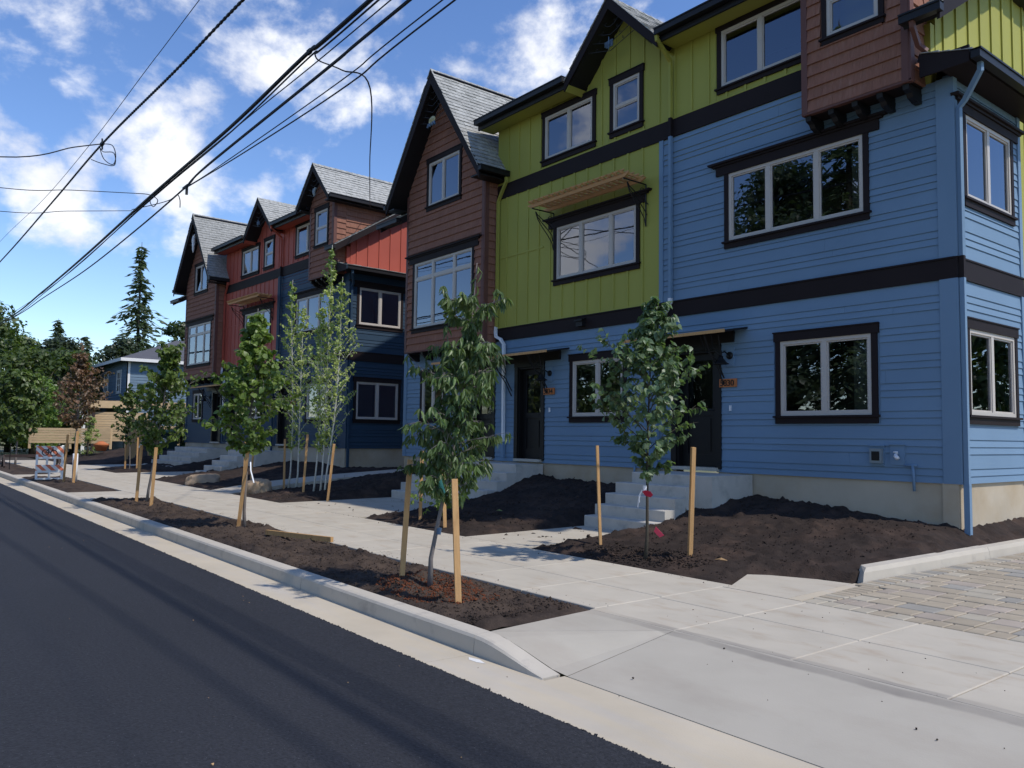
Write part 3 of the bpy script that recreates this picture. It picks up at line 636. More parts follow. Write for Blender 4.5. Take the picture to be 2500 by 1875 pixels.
    rb.box(-4.86, -4.24, -.345, -.31, 6.28, 6.50); rb.box(-4.6, -4.24, -.30, 2.5, 6.29, 6.31); r_ = rb.build('shed_roof', 'trim', H)
    for a_, m_ in roof_tabs((-4.20, -.36, 6.42), (0, 1, 0), Vector((-.963, 0, .27)), 2.93, .67, 91): m_.build('roof_shingle', 'roof', r_)
    gut((-4.16, -.36, 6.36), (-4.16, 2.56, 6.36))
    # ---- downspouts
    def spout(pts, m, name='downspout', r=.042): MB().tube(pts, r, 4).build(name, m, H)
    spout([(-4.18, -.16, 6.32), (-4.18, -.16, 6.20), (-4.45, .03, 5.95), (-4.53, .03, 5.86), (-4.53, .03, 3.89)], base); spout([(-4.53, .03, 3.886), (-4.53, .03, 3.60)], 'trim', r=.0425); spout([(-4.53, .03, 3.598), (-4.53, .03, 1.0), (-4.53, .03, .92)], base); spout([(-4.53, .03, .925), (-4.53, .03, .28)], base, r=.05)
    spout([(-9.30, -.51, 8.56), (-9.30, -.50, 8.48), (-9.34, -.10, 8.22), (-9.36, -.07, 8.12), (-9.36, -.07, 7.19)], panel_c); spout([(-9.36, -.07, 7.188), (-9.36, -.07, 6.85)], 'trim', r=.0425); spout([(-9.36, -.07, 6.848), (-9.36, -.07, 3.93)], base)
    spout([(-9.36, -.075, 3.93), (-9.36, -.078, 3.86), (-9.42, -.10, 3.72), (-9.60, -.11, 3.58), (-9.66, -.08, 3.45)], 'white'); spout([(-9.66, -.08, 3.448), (-9.66, -.08, .75)], base)
    spout([(-14.10, -.10, 7.28), (-14.10, -.10, 7.18), (-14.30, -.07, 6.98), (-14.44, -.06, 6.80), (-14.44, -.06, 3.92)], panel_c)
    spout([(-14.46, -.06, 3.93), (-14.46, -.07, 3.80), (-14.40, -.10, 3.70), (-14.20, -.12, 3.62), (-14.11, -.10, 3.50), (-14.11, -.08, 1.35)], 'white'); spout([(-14.11, -.08, 1.348), (-14.11, -.08, 1.0)], base, r=.046)
    spout([(-4.80, -.66, 6.94), (-4.80, -.64, 6.86), (-4.84, -.4, 6.70), (-4.78, -.3, 6.62)], 'brown')
    # ---- timber trellis on iron brackets over the middle window
    t_ = empty('window_trellis', parent=H)
    for x in (-12.55, -9.98):
        T = MB()
        for k in range(3):
            pts = [(x+(.03*k if x > -11 else -.03*k), -.03-.0*k, 5.35+.2*k)]+[(x, -.03-.5*math.sin(t)**2, 5.35+.2*k+(.75-.2*k)*t/(math.pi/2)) for t in [.3*j for j in range(1, 6)]]
            T.tube(pts, .010, 5)
        T.tube([(x, -.03, 6.13), (x, -.62, 6.13)], .014, 5); T.tube([(x, -.03, 5.35), (x, -.03, 6.13)], .014, 5)
        scroll_pts = [(x, -.12-.07*math.cos(a), 5.98+.07*math.sin(a)) for a in [i*.6 for i in range(11)]]; T.tube(scroll_pts, .008, 5); T.build('iron_bracket', 'iron', t_)
    for y in (-.60, -.17):
        b = MB(); b.box(-12.60, -9.97, y-.02, y+.02, 6.15, 6.22)
        for xe, sg in ((-12.60, -1), (-9.97, 1)):
            b.hull([(xe, y-.02, 6.22), (xe, y-.02, 6.15), (xe+sg*.09, y-.02, 6.20), (xe+sg*.11, y-.02, 6.22), (xe, y+.02, 6.22), (xe, y+.02, 6.15), (xe+sg*.09, y+.02, 6.20), (xe+sg*.11, y+.02, 6.22)], [(0, 1, 2, 3), (4, 5, 6, 7), (0, 1, 5, 4), (1, 2, 6, 5), (2, 3, 7, 6), (3, 0, 4, 7)])
        b.build('beam', 'cedar', t_)
    for i in range(17):
        x = -12.55+2.54*i/16; b = MB(); b.box(x-.018, x+.018, -.68, -.08, 6.222, 6.262)
        b.hull([(x-.018, -.68, 6.262), (x-.018, -.68, 6.222), (x-.018, -.73, 6.255), (x+.018, -.68, 6.262), (x+.018, -.68, 6.222), (x+.018, -.73, 6.255)], [(0, 1, 2), (3, 4, 5), (0, 1, 4, 3), (1, 2, 5, 4), (2, 0, 3, 5)]); b.build('slat', 'cedar', t_)
    for i in range(5):
        y = -.64+.13*i; b = MB(); b.box(-12.62, -9.95, y-.012, y+.012, 6.264, 6.29); b.build('slat', 'cedar', t_)
    # ---- door awnings
    for x0, x1, xb in ((-9.95, -7.80, (-9.45, -8.25)), (-16.2, -12.05, (-15.6, -13.9, -12.7))):
        a = MB(); a.hull([(x0, 0, 3.28), (x1, 0, 3.28), (x1, -.62, 3.17), (x0, -.62, 3.17), (x0, 0, 3.25), (x1, 0, 3.25), (x1, -.62, 3.14), (x0, -.62, 3.14)], [(0, 1, 2, 3), (4, 5, 6, 7), (0, 1, 5, 4), (1, 2, 6, 5), (2, 3, 7, 6), (3, 0, 4, 7)])
        a.box(x0+.1, x1-.25, -.05, -.001, 3.05, 3.24); aw = a.build('door_awning', 'gutter', H)
        b = MB(); xm = x0+(x1-x0)*.45; b.box(x0-.01, xm, -.645, -.62, 3.135, 3.185); b.build('awning_edge', 'cedar', aw)
        b = MB(); b.box(xm+.002, x1+.01, -.645, -.62, 3.135, 3.185); b.build('awning_edge', 'stake', aw)
        for x in xb:
            b = MB(); rng = random.Random(int(x*10))
            for k in range(2):
                b.tube([(x, -.03, 2.35+.12*k), (x+.01, -.2, 2.62+.1*k), (x-.02, -.38, 2.86), (x+.02*k, -.56, 3.13)], [.014, .012, .011, .009], 5)
            b.tube([(x-.01, -.25, 2.7), (x+.14, -.3, 2.85), (x+.18, -.42, 3.13)], .009, 5); b.tube([(x, -.3, 2.78), (x-.15, -.33, 2.92), (x-.12, -.5, 3.14)], .008, 5); b.tube([(x+.1, -.3, 2.82), (x+.02, -.36, 2.98), (x+.1, -.5, 3.14)], .007, 5)
            b.build('iron_branch_bracket', 'iron', aw)
    # ---- wall lamps, house numbers, bells, vents
    def lamp(x, z):
        b = MB(); fbox(b, F, x-.075, x+.075, z-.17, z+.14, 0, .03); l = b.build('wall_lamp', base, H)
        b = MB(); b.tube([(x, -.03, z), (x, -.05, z)], .062, 12); b.tube([(x, -.05, z), (x-.01, -.16, z+.06), (x-.01, -.24, z+.03), (x-.01, -.25, z-.03)], .013, 6); b.build('lamp_arm', 'iron', l, True)
        b = MB(); b.tube([(x-.01, -.25, z-.02), (x-.01, -.25, z-.06), (x-.01, -.25, z-.12), (x-.01, -.25, z-.15), (x-.01, -.25, z-.155)], [.03, .04, .08, .125, .13], 14); b.build('lamp_shade', 'iron', l, True)
    lamp(-8.13, 2.83); lamp(-12.62, 2.78); lamp(-15.75, 2.78)
    for x, z, txt in ((-8.33, 2.32, '5830'), (-12.80, 2.345, '5834')):
        b = MB(); fbox(b, F, x+.0, x+.33, z-.005, z+.13, .02, .05); sg_ = b.build('house_number_sign', 'sign', H)
        if near:
            cu = bpy.data.curves.new('number', 'FONT'); cu.body = txt; cu.size = .14; cu.extrude = .004; cu.offset = .0006; cu.space_character = 1.0
            to = bpy.data.objects.new('number_src', cu); COL.objects.link(to); bpy.context.view_layer.update()
            me = bpy.data.meshes.new_from_object(to.evaluated_get(bpy.context.evaluated_depsgraph_get())); bpy.data.objects.remove(to)
            o = link('number', me, sg_, 'black'); o.location = (x+.014, -.0545, z+.014); o.rotation_euler = (R(90), 0, 0)
    for x, z in ((-8.13, 1.97), (-12.62, 2.02)):
        b = MB(); fbox(b, F, x-.014, x+.014, z-.045, z+.045, .016, .045); b.build('doorbell', 'white', H)
    b = MB(); b.box(-11.75, -11.57, -.12, -.03, 3.66, 3.80); b.hull([(-11.77, -.03, 3.81), (-11.55, -.03, 3.81), (-11.55, -.16, 3.76), (-11.77, -.16, 3.76), (-11.77, -.03, 3.83), (-11.55, -.03, 3.83), (-11.55, -.16, 3.78), (-11.77, -.16, 3.78)], [(0, 1, 2, 3), (4, 5, 6, 7), (0, 1, 5, 4), (1, 2, 6, 5), (2, 3, 7, 6), (3, 0, 4, 7)]); b.build('vent_hood', 'gutter', H)
    def util(x, z, s, big):
        b = MB(); fbox(b, F, x-.10, x+.10, z-.14, z+.13, 0, .028); fbox(b, F, x-.11, x+.11, z+.13, z+.145, 0, .05); u = b.build('utility_block', base, H)
        if big: b = MB(); fbox(b, F, x-.085, x+.085, z-.1, z+.1, .03, .08); b.build('outlet_cover', 'grey', u); b = MB(); fbox(b, F, x-.055, x+.055, z-.065, z+.06, .08, .088); b.build('outlet_face', 'black', u)
        else: b = MB(); b.tube([(x, -.03, z+.02), (x, -.09, z+.0), (x+.02, -.10, z-.06)], .016, 7); b.tube([(x-.03, -.075, z+.035), (x+.03, -.075, z+.035)], .012, 6); b.tube([(x+.0, -.09, z-.01), (x+.045, -.10, z-.055)], .028, 7); b.build('tap', 'white', u, True)
    util(-5.68, 1.26, 1, True); util(-5.40, 1.28, 1, False)
    b = MB(); b.tube([(-5.29, -.06, 1.14), (-5.17, -.06, 1.14), (-5.12, -.06, 1.14)], .016, 7); b.tube([(-5.18, -.06, 1.14), (-5.17, -.06, 1.0), (-5.16, -.07, .80)], .02, 7); b.build('condensate_pipe', base, H, True)
    if near:
        b = MB(); b.tube([(-10.22, -.05, .98), (-10.22, -.06, .72)], .02, 7); b.build('condensate_pipe', base, H, True)
    # ---- wrought ornaments hung in the gables
    for cx, cz, s, y, k in ((AX, AZ, S1, -.74, 0), (GX, GZ, S2, -.42, 1), (BX, BZ, S3, -.70, 2)):
        b = MB(); top = cz-.32; wd = lambda z: max(0, (cz-.3-z)/s)
        for i in range(6 if k == 0 else 4):
            z = top-.14*(i+1)-.05; w_ = wd(z)
            if w_ < .05: continue
            b.tube([(cx-w_, y, z+.06), (cx-w_*.5, y, z-.02), (cx, y, z-.05-.02*i), (cx+w_*.5, y, z-.02), (cx+w_, y, z+.06)], .006, 4)
            scroll(b, (cx-w_*.6, z+.03), .03, 0, 5, .012, rad=.005, y=y); scroll(b, (cx+w_*.55, z+.04), .03, 2, 7, .012, rad=.005, y=y)
        or_ = b.build('gable_ornament', 'iron', H); z = top-(.95 if k == 0 else .62); e_ = MB()
        if k == 0 and near:     # domed shell with four feet and a head
            ring = [(cx+.15*math.cos(a), y-.02, z+.10*math.sin(a)+.03) for a in [2*math.pi*j/14 for j in range(14)]]; ap = (cx, y-.08, z+.04)
            e_.add(ring+[ap], [(j, (j+1) % 14, 14) for j in range(14)]); e_.build('ornament_shell', 'bone', or_)
            e_ = MB(); [e_.tube([(cx+a, y-.03, z-.03), (cx+a*1.5, y-.04, z-.12)], .025, 6) for a in (-.11, -.04, .04, .11)]; e_.build('ornament_feet', 'bluetin', or_)
        elif k == 0:   # tall pale swimming form
            e_.tube([(cx+.06, y, z+.42), (cx-.02, y, z+.34), (cx-.06, y, z+.18), (cx-.05, y, z-.02), (cx-.06, y, z-.2), (cx-.07, y, z-.32)], [.02, .06, .075, .06, .045, .012], 7); e_.build('ornament_figure', 'white', or_)
        elif k == 1:
            e_.box(cx-.1, cx+.06, y-.02, y+.01, z-.02, z+.09); [e_.tube([(cx-.12, y-.03, z+.02*j), (cx+.09, y-.03, z+.02*j+.01)], .007, 4) for j in range(5)]; e_.tube([(cx-.01, y-.04, z-.08), (cx, y-.04, z+.16)], .01, 4); e_.build('ornament_figure', 'bluetin', or_)
        else:
            e_.tube([(cx-.03, y, z+.16), (cx-.02, y, z+.08), (cx, y, z), (cx+.01, y, z-.1)], [.03, .05, .05, .015], 6); e_.tube([(cx+.09, y, z+.17), (cx+.02, y, z+.02)], [.04, .02], 5); e_.build('ornament_figure', 'grey', or_)
    return H
near_house = townhouse((0, 0, 0), 0, dict(base='blue', panel='green', spout='white'), 'nearest row of townhouses, bright blue siding below, lime green board and batten above', True)
T2 = (-17.666, .234, .116, .0436)
ca, sa = math.cos(T2[3]), math.sin(T2[3])
far_loc = (-4.6+T2[0]+4.6*ca, T2[1]+4.6*sa, T2[2])
far_house = townhouse(far_loc, T2[3], dict(base='navy', panel='red', spout='white'), 'farther row of townhouses, dark navy siding below, red board and batten above', False)
# ------------------------------------------------------------------ ground, street, pavements
def sheet(name, pts, z, m, kind='structure'):
    mb = MB(); mb.add([(x, y, z) for x, y in pts], [tuple(range(len(pts)))]); o = mb.build(name, m, kind=kind); return o
sheet('ground', [(-900, -900), (900, -900), (900, 900), (-900, 900)], -.30, 'grass')
def fbm(x, y, s, o=4, seed=0.): return noise.fractal(Vector((x*s+seed, y*s-seed, seed*.37)), .9, 2.1, o)
# asphalt with a ragged paved edge
mb = MB(); xs = []; x = -75.0
while x < 14: xs.append(x); x += .025 if x > -12 else (.06 if x > -25 else .5)
n = len(xs); rng = random.Random(2)
ys = [-7.885, -7.93, -8.4, -10, -14, -22]
for i, x in enumerate(xs):
    for j, y in enumerate(ys):
        jit = (fbm(x, 0, 22, 3)*.012+rng.uniform(-.008, .008)) if j == 0 else 0
        mb.v.append((x, y+jit, (-.136 if j == 0 else -.118+.012*(-y-7.9)**.5)))
for i in range(n-1):
    for j in range(len(ys)-1):
        a = i*len(ys)+j; mb.f.append((a+1, a+len(ys)+1, a+len(ys), a)); mb.mi.append(0)
mb.build('road', 'asph', kind='structure')
ST = lambda name: tag(empty(name, (0, 0, 0)), kind='structure')
# gutter pan
pan = ST('gutter_pan'); x = 8.0; cuts = [8, 5, 2, -.8, -4.08, -4.89]
x = -4.89
while x > -70: x -= 3.05; cuts.append(x)
for a, b in zip(cuts, cuts[1:]):
    yb = -7.299 if b > -4.2 else -7.455; zb = -.133 if b > -4.2 else -.142
    mb = MB(); mb.hull([(a-.003, -7.90, -.132), (b+.003, -7.90, -.132), (b+.003, yb, zb), (a-.003, yb, zb), (a-.003, -7.92, -.3), (b+.003, -7.92, -.3), (b+.003, yb, -.3), (a-.003, yb, -.3)], [(0, 1, 2, 3), (4, 5, 6, 7), (0, 1, 5, 4), (1, 2, 6, 5), (2, 3, 7, 6), (3, 0, 4, 7)])
    mb.build('gutter_section', 'pan', pan)
# kerb
def kerb_piece(xs_h, parent, name='kerb_section', y0=0.):
    mb = MB(); prof = []
    for x, h in xs_h:   # h: top height
        t = h+.142; pr = [(-7.462, -.30), (-7.462, -.142), (-7.455+.0*t, -.142+t*.82), (-7.440, -.142+t*.955), (-7.415, h), (-7.305, h+.002), (-7.300, h-.006), (-7.300, -.30)]
        prof.append([(x, y+y0, z) for y, z in pr])
    k = 8
    for p in prof: mb.v += p
    for i in range(len(prof)-1):
        for j in range(k): mb.f.append((i*k+j, (i+1)*k+j, (i+1)*k+(j+1) % k, i*k+(j+1) % k)); mb.mi.append(0)
    mb.f.append(tuple(range(k))); mb.f.append(tuple((len(prof)-1)*k+j for j in reversed(range(k)))); mb.mi += [0, 0]
    bm = bmesh.new(); me = mb.mesh(name); bm.from_mesh(me); bmesh.ops.recalc_face_normals(bm, faces=bm.faces); bm.to_mesh(me); bm.free()
    return link(name, me, parent, 'kerb')
kerb = ST('kerb')
x = -4.895
while x > -68:
    if not (-28.2 < x < -27.2): kerb_piece([(x, 0), (x-3.04, 0)], kerb)
    x -= 3.05
kerb_piece([(-4.89, 0), (-4.8, -.004), (-4.68, -.019), (-4.52, -.05), (-4.38, -.081), (-4.24, -.111), (-4.12, -.132)], kerb)
# driveway apron between gutter and pavement
apron = ST('driveway_apron')
def plate(name, pts, m, parent, th=.12):
    mb = MB(); k = len(pts); mb.hull(list(pts)+[(a, b, c-th) for a, b, c in pts], [tuple(range(k)), tuple(range(k, 2*k))]+[(i, (i+1) % k, k+(i+1) % k, k+i) for i in range(k)]); return mb.build(name, m, parent)
plate('apron_slab', [(-5.02, -6.138, 0), (-4.905, -7.296, 0), (-4.127, -6.138, 0)], 'apron', apron)
_p = [(-4.90, -7.296, 0), (-4.74, -7.296, -.012), (-4.55, -7.296, -.045), (-4.35, -7.296, -.087), (-4.2, -7.296, -.118), (-4.055, -7.296, -.129)]
mb = MB(); mb.add([(-4.122, -6.138, 0)]+_p, [(0, i+1, i+2) for i in range(5)]); mb.build('apron_slab', 'apron', apron)
plate('apron_slab', [(-4.118, -6.137, 0), (-4.050, -7.296, -.129), (-.8, -7.296, -.129), (-.8, -6.137, 0)], 'apron', apron)
plate('apron_slab', [(-.796, -6.137, 0), (-.796, -7.296, -.129), (4, -7.296, -.129), (4, -6.137, 0)], 'apron', apron)
# concrete pavement, slab by slab
walk = ST('pavement')
def slab(x0, x1, y0, y1, z=0., m='conc', parent=None, g=.004, name='paving_slab', th=.12, dz=None):
    mb = MB(); e = .007; dz = dz or 0
    a0, a1, b0, b1 = x0+g, x1-g, y0+g, y1-g
    top = [(a0+e, b0+e, z+dz), (a1-e, b0+e, z+dz), (a1-e, b1-e, z+dz), (a0+e, b1-e, z+dz)]; mid = [(a0, b0, z-.006+dz), (a1, b0, z-.006+dz), (a1, b1, z-.006+dz), (a0, b1, z-.006+dz)]; bot = [(a, b, z-th) for a, b, c in mid]
    mb.add(top+mid+bot, [(0, 1, 2, 3)]+[(4+i, 4+(i+1) % 4, (i+1) % 4, i) for i in range(4)]+[(8+i, 8+(i+1) % 4, 4+(i+1) % 4, 4+i) for i in range(4)]); return mb.build(name, m, parent or walk)
sheet('joint_bed', [(-60, -7.29), (-5.06, -7.29), (-5.06, -6.13), (6, -6.13), (6, -4.31), (-4.4, -4.31), (-4.4, -4.1), (-60, -4.1)], -.06, 'sand')
x = -5.055; i = 0; rng = random.Random(5)
while x > -46:
    w = 1.0; slab(x-w, x, -6.07, -5.215, dz=rng.uniform(-.0015, .0015)); slab(x-w, x, -5.215, -4.16, dz=rng.uniform(-.0015, .0015)); x -= w
x = -5.055
for w in (.925, 1.0, 1.0, 1.0, 1.0, 1.0, 1.0):
    slab(x, x+w, -6.135, -5.255, dz=rng.uniform(-.001, .001)); slab(x, x+w, -5.255, -4.315, dz=rng.uniform(-.001, .001)); x += w
slab(-21.6, -20.42, -7.298, -6.075); slab(-20.42, -19.25, -7.298, -6.075)
slab(-31.0, -29.5, -7.298, -6.075)
plate('paving_slab', [(-5.06, -4.155, 0), (-5.06, -4.305, 0), (-4.34, -4.305, 0), (-4.40, -3.06, 0), (-4.75, -3.12, 0), (-5.20, -3.32, 0), (-5.36, -3.48, 0)], 'conc', walk)
plate('kerb_strip', [(-4.335, -4.305, 0), (-4.20, -4.305, 0), (-4.30, -3.0, 0), (-4.395, -3.02, 0)], 'pan', walk)
# walks from the pavement to the steps
W1 = [(-9.70, -4.156), (-8.30, -4.156), (-8.30, -1.9), (-9.52, -1.9)]
W2 = [(-16.50, -4.156), (-12.95, -4.156), (-13.15, -1.65), (-16.12, -1.65)]
W3 = [(-21.7, -4.156), (-19.9, -4.156), (-20.6, -1.6), (-21.7, -1.0), (-22.4, -1.6)]
W4 = [(-31.2, -4.156), (-26.6, -4.156), (-27.6, -2.6), (-28.3, -1.1), (-30.1, -1.1)]
W5 = [(-38.8, -4.156), (-35.2, -4.156), (-34.1, -1.1), (-37.8, -1.1)]
for w_ in (W1, W2, W4, W5):
    plate('walk_slab', [(a, b, .0225*(b+4.156)-.001) for a, b in w_], 'conc', walk)
PE = [(-4.156, .0), (-2.9, .17), (-1, .33), (1.2, .45), (3.4, .50)]
for (ya, za), (yb, zb) in zip(PE, PE[1:]): plate('walk_slab', [(-21.0, ya+.004, za), (-19.55, ya+.004, za), (-19.6, yb, zb), (-21.0, yb, zb)], 'conc', walk)
# pavers of the lane, laid in short rows; slightly rising into the site
lane = ST('paver_lane')
mb = MB(); mb.add([(-4.40, -4.30, -.03), (3, -4.30, -.03), (3, 16, .24), (-3.6, 16, .24), (-4.40, -3, -.03)], [(0, 1, 2, 3, 4)]); mb.build('joint_sand', 'sand', lane)
rng = random.Random(12); items = []
def paver(x0, x1, y0, y1, m):
    z = max(0, (y0+4.3))*.013+rng.uniform(-.0015, .002); g = .006; e = .008; b = MB()
    a0, a1, b0, b1 = x0+g, x1-g, y0+g, y1-g; sx = rng.uniform(-.001, .001)
    b.add([(a0+e, b0+e, z), (a1-e, b0+e, z+sx), (a1-e, b1-e, z+sx), (a0+e, b1-e, z), (a0, b0, z-.006), (a1, b0, z-.006), (a1, b1, z-.006), (a0, b1, z-.006), (a0, b0, z-.04), (a1, b0, z-.04), (a1, b1, z-.04), (a0, b1, z-.04)],
          [(0, 1, 2, 3)]+[(4+i, 4+(i+1) % 4, (i+1) % 4, i) for i in range(4)]+[(8+i, 8+(i+1) % 4, 4+(i+1) % 4, 4+i) for i in range(4)])
    items.append((m, (x0+x1)/2, (y0+y1)/2, b))
ml = ['paver', 'paver', 'paver', 'paver3', 'paver2', 'paver4', 'paver3', 'paver']
x = -4.20
while x < 1.5: paver(x, x+.155, -4.30, -4.085, rng.choice(['paver', 'paver4', 'paver'])); x += .155
edge = lambda y: -4.33+max(0, y+3)*.055
y = -4.085
while y < 3.2:     # edge course against the kerb
    if y > -3.2: paver(edge(y), edge(y)+.215, y, y+.105, rng.choice(['paver4', 'paver4', 'paver', 'paver2']))
    else: paver(-4.22-.03*(y+4.1), -4.02, y, y+.105, rng.choice(['paver4', 'paver']))
    y += .105
y = -4.085; r_i = 0
while y < 3.2:
    x = (edge(y)+.22 if y > -3.2 else -4.02); x0 = x; h = .25; first = True
    while x < (-1.6 if y < -1 else -3.0):
        w = rng.choice((.17, .25, .25, .34)) if not first else (.12+.2*((r_i*.37) % 1)); first = False
        paver(x, x+w, y, y+h, rng.choice(ml)); x += w
    y += h; r_i += 1
items.sort(key=lambda t: (t[1]+0)**2*.0+(t[2]+11)**2+(t[1])**2)
near_i = [t for t in items if t[1] < -.9+(-4.3-t[2])*.0-.0 and t[1] < -2.35+(t[2]+4.3)*.30*0-((t[2]+4.3)*.33)+.35]
rest_i = [t for t in items if t not in near_i]
for m_, a, c, b in near_i[:300]: b.build('paver', m_, lane)
grp = {}
for m_, a, c, b in near_i[300:]+rest_i: grp.setdefault(m_, MB()).add(b.v, b.f)
for m_, b in grp.items(): b.build('pavers', m_, lane, kind='stuff')
mb = MB(); mb.add([(-1.5, -4.08, -.002), (3, -4.08, -.002), (3, 16, .26), (-2.9, 16, .26), (-2.9, -1, .04), (-1.5, -1, .04)], [(0, 1, 2, 3, 4, 5)]); mb.build('lane_far_surface', 'paver', lane)
# low kerb along the lane
lk = ST('lane_kerb'); ks = [(-2.98, 0), (-.2, .035), (3.0, .08), (7, .12), (12, .18)]
for (ya, za), (yb, zb) in zip(ks, ks[1:]):
    ea, eb = edge(ya)-.005, edge(yb)-.005; mb = MB(); cut = .10 if ya < -2.9 else 0
    A = [(ea-.0, ya, za-.08), (ea-.02, ya+cut*.8, za+.10), (ea-.04, ya+cut*1.6, za+.145), (ea-.15, ya+cut*2.6, za+.15), (ea-.16, ya+cut*1.0, za-.08)]; B = [(eb-.0, yb-.006, zb-.08), (eb-.02, yb-.006, zb+.10), (eb-.045, yb-.006, zb+.15), (eb-.15, yb-.006, zb+.155), (eb-.16, yb-.006, zb-.08)]
    mb.hull(A+B, [(0, 1, 2, 3, 4), (5, 6, 7, 8, 9)]+[(i, (i+1) % 5, 5+(i+1) % 5, 5+i) for i in range(5)]); mb.build('kerb_section', 'found' if False else 'kerb', lk)
# ------------------------------------------------------------------ soil
def lerp(tab, t):
    if t <= tab[0][0]: return tab[0][1]
    for (a, b), (c, d) in zip(tab, tab[1:]):
        if t <= c: return b+(d-b)*(t-a)/(c-a)
    return tab[-1][1]
WALLZ = 0
PY = [(-4.16, -.035), (-4.05, .0), (-3.8, .035), (-3.1, .09), (-2.4, .17), (-1.8, .26), (-1.2, .38), (-.7, .49), (-.3, .57), (0, .59), (6, .62)]
PW = [(-60, .95), (-38, .95), (-24, .95), (-22, .72), (-18.6, .72), (-17.5, 1.1), (-13.2, 1.18), (-12.3, 1.05), (-10, .98), (-8.9, 1.05), (-7.9, .98), (-6.2, .82), (-4.6, .66)]
def pdist(poly, x, y):   # signed distance outside a convex polygon (ccw)
    d = -9
    for i in range(len(poly)):
        a, b = poly[i], poly[(i+1) % len(poly)]; ex, ey = b[0]-a[0], b[1]-a[1]; l = math.hypot(ex, ey); d = max(d, ((x-a[0])*ey-(y-a[1])*ex)/l)
    return d
WALKS = [W1, W2, W4, W5, [(-21.0, -4.3), (-19.55, -4.3), (-19.6, 3.5), (-21.0, 3.5)]]
def zyard(x, y):
    z = lerp(PY, y)*lerp(PW, x); z += fbm(x, y, .9, 2, 3)*.04*min(1, max(0, (y+4.1)*1.5))
    for i, w_ in enumerate(WALKS):
        d = pdist(w_, x, y)
        if d < 1.6:
            e = max(0, .0225*(y+4.156)) if i < 4 else lerp(PE, y)
            z = min(z, -.035+e*.98+max(d, -.05)*.62 if d > 0 else -.05+e)
    # the patch by the lane falls to the kerb
    if x > -5.4 and y < -2.9:
        d = pdist([(-5.36, -3.48), (-5.2, -4.16), (-4.3, -4.2), (-4.3, -3.0), (-4.75, -3.1), (-5.2, -3.3)], x, y); z = min(z, -.04+max(0, d)*.5) if d > 0 else -.06
    if y > -2.95: z = -.06 if x > edge(y)-.13 else min(z, .125+.012*(y+3)+max(0, edge(y)-.15-x)*.55)
    elif x > -4.7: z = min(z, max(-.06, .10+(y+2.95)*.5))
    if z < -.05: return z
    amp = .017+.009*min(1, max(0, (y+4)*.5))
    z += (fbm(x, y, 3.2, 5, 7)*amp*1.1+max(0, fbm(x, y, 8, 3, 1)-.12)*.075*min(1, max(0, (y+4.13)*4)))
    return z
def soil(name, x0, x1, y0, y1, res, zf, m, kind='structure', skip=None):
    nx, ny = int((x1-x0)/res)+1, int((y1-y0)/res)+1; vs = []; fs = []
    for j in range(ny+1):
        for i in range(nx+1):
            x, y = x0+(x1-x0)*i/nx, y0+(y1-y0)*j/ny; vs.append((x, y, zf(x, y)))
    for j in range(ny):
        for i in range(nx):
            a = j*(nx+1)+i; fs.append((a, a+1, a+nx+2, a+nx+1))
    me = bpy.data.meshes.new(name); me.from_pydata(vs, [], fs); me.polygons.foreach_set('use_smooth', [True]*len(fs)); me.update()
    return link(name, me, None, m, kind)
soil('soil_bed', -18.7, -4.28, -4.157, .2, .045, zyard, 'soil')
soil('soil_bed', -4.95, -3.7, .16, 12, .05, zyard, 'soil')
soil('soil_bed', -30, -18.65, -4.157, 4, .08, zyard, 'soil')
soil('soil_bed', -48, -29.95, -4.157, 1, .15, zyard, 'soil')
def zstrip(x0, x1, c=.0):
    def f(x, y):
        ed = min(x-x0, x1-x, (y+7.298)*1.2, (-6.072-y)*1.2); z = -.045+min(1, max(0, ed)/.12)*.05; z += fbm(x, y, 2.2, 5, 4)*.035*min(1, max(0, ed)*5)+max(0, fbm(x, y, 7, 3, 2)-.1)*.07*min(1, max(0, ed)*5)
        for tx, ty, r, h in MOUNDS:
            d = math.hypot(x-tx, (y-ty)*1.3)/r
            if d < 1.6: z += h*(math.exp(-((d-.75)/.3)**2)-.5*math.exp(-(d/.5)**2))*min(1, max(0, ed)*6)
        return z
    return f
MOUNDS = [(-6.6, -6.75, .5, .06), (-12.2, -6.5, .5, .05), (-18, -6.5, .5, .04)]
soil('planting_strip', -19.25, -5.025, -7.298, -6.072, .035, zstrip(-19.25, -4.98), 'soil2')
soil('planting_strip', -29.5, -21.6, -7.298, -6.072, .1, zstrip(-29.5, -21.6), 'soil2')
soil('planting_strip', -46, -31, -7.298, -6.072, .2, zstrip(-46, -31), 'soil2')
# clods and bark crumbs
def crumbs(name, n, fx, m, smin, smax, seed):
    rng = random.Random(seed); mb = MB()
    for _ in range(n):
        x, y, z = fx(rng); s = rng.uniform(smin, smax)*(1 if rng.random() > .06 else 1.8); a = [Vector((rng.uniform(.6, 1), 0, 0)), Vector((0, rng.uniform(.6, 1), 0)), Vector((0, 0, rng.uniform(.4, .8)))]
        rot = Matrix.Rotation(rng.uniform(0, 6.3), 3, 'Z') @ Matrix.Rotation(rng.uniform(0, 1), 3, 'X'); c = Vector((x, y, z+s*.2))
        vs = [c+rot @ (d*s*sg) for d in a for sg in (1, -1)]
        mb.add(vs, [(0, 2, 4), (2, 1, 4), (1, 3, 4), (3, 0, 4), (2, 0, 5), (1, 2, 5), (3, 1, 5), (0, 3, 5)])
    return tag(mb.build(name, m), kind='stuff')
fs1 = zstrip(-19.25, -4.98)
def f1(r):
    x = -5.2-13.8*r.random()**1.5; y = r.uniform(-7.25, -6.12); return x, y, fs1(x, y)
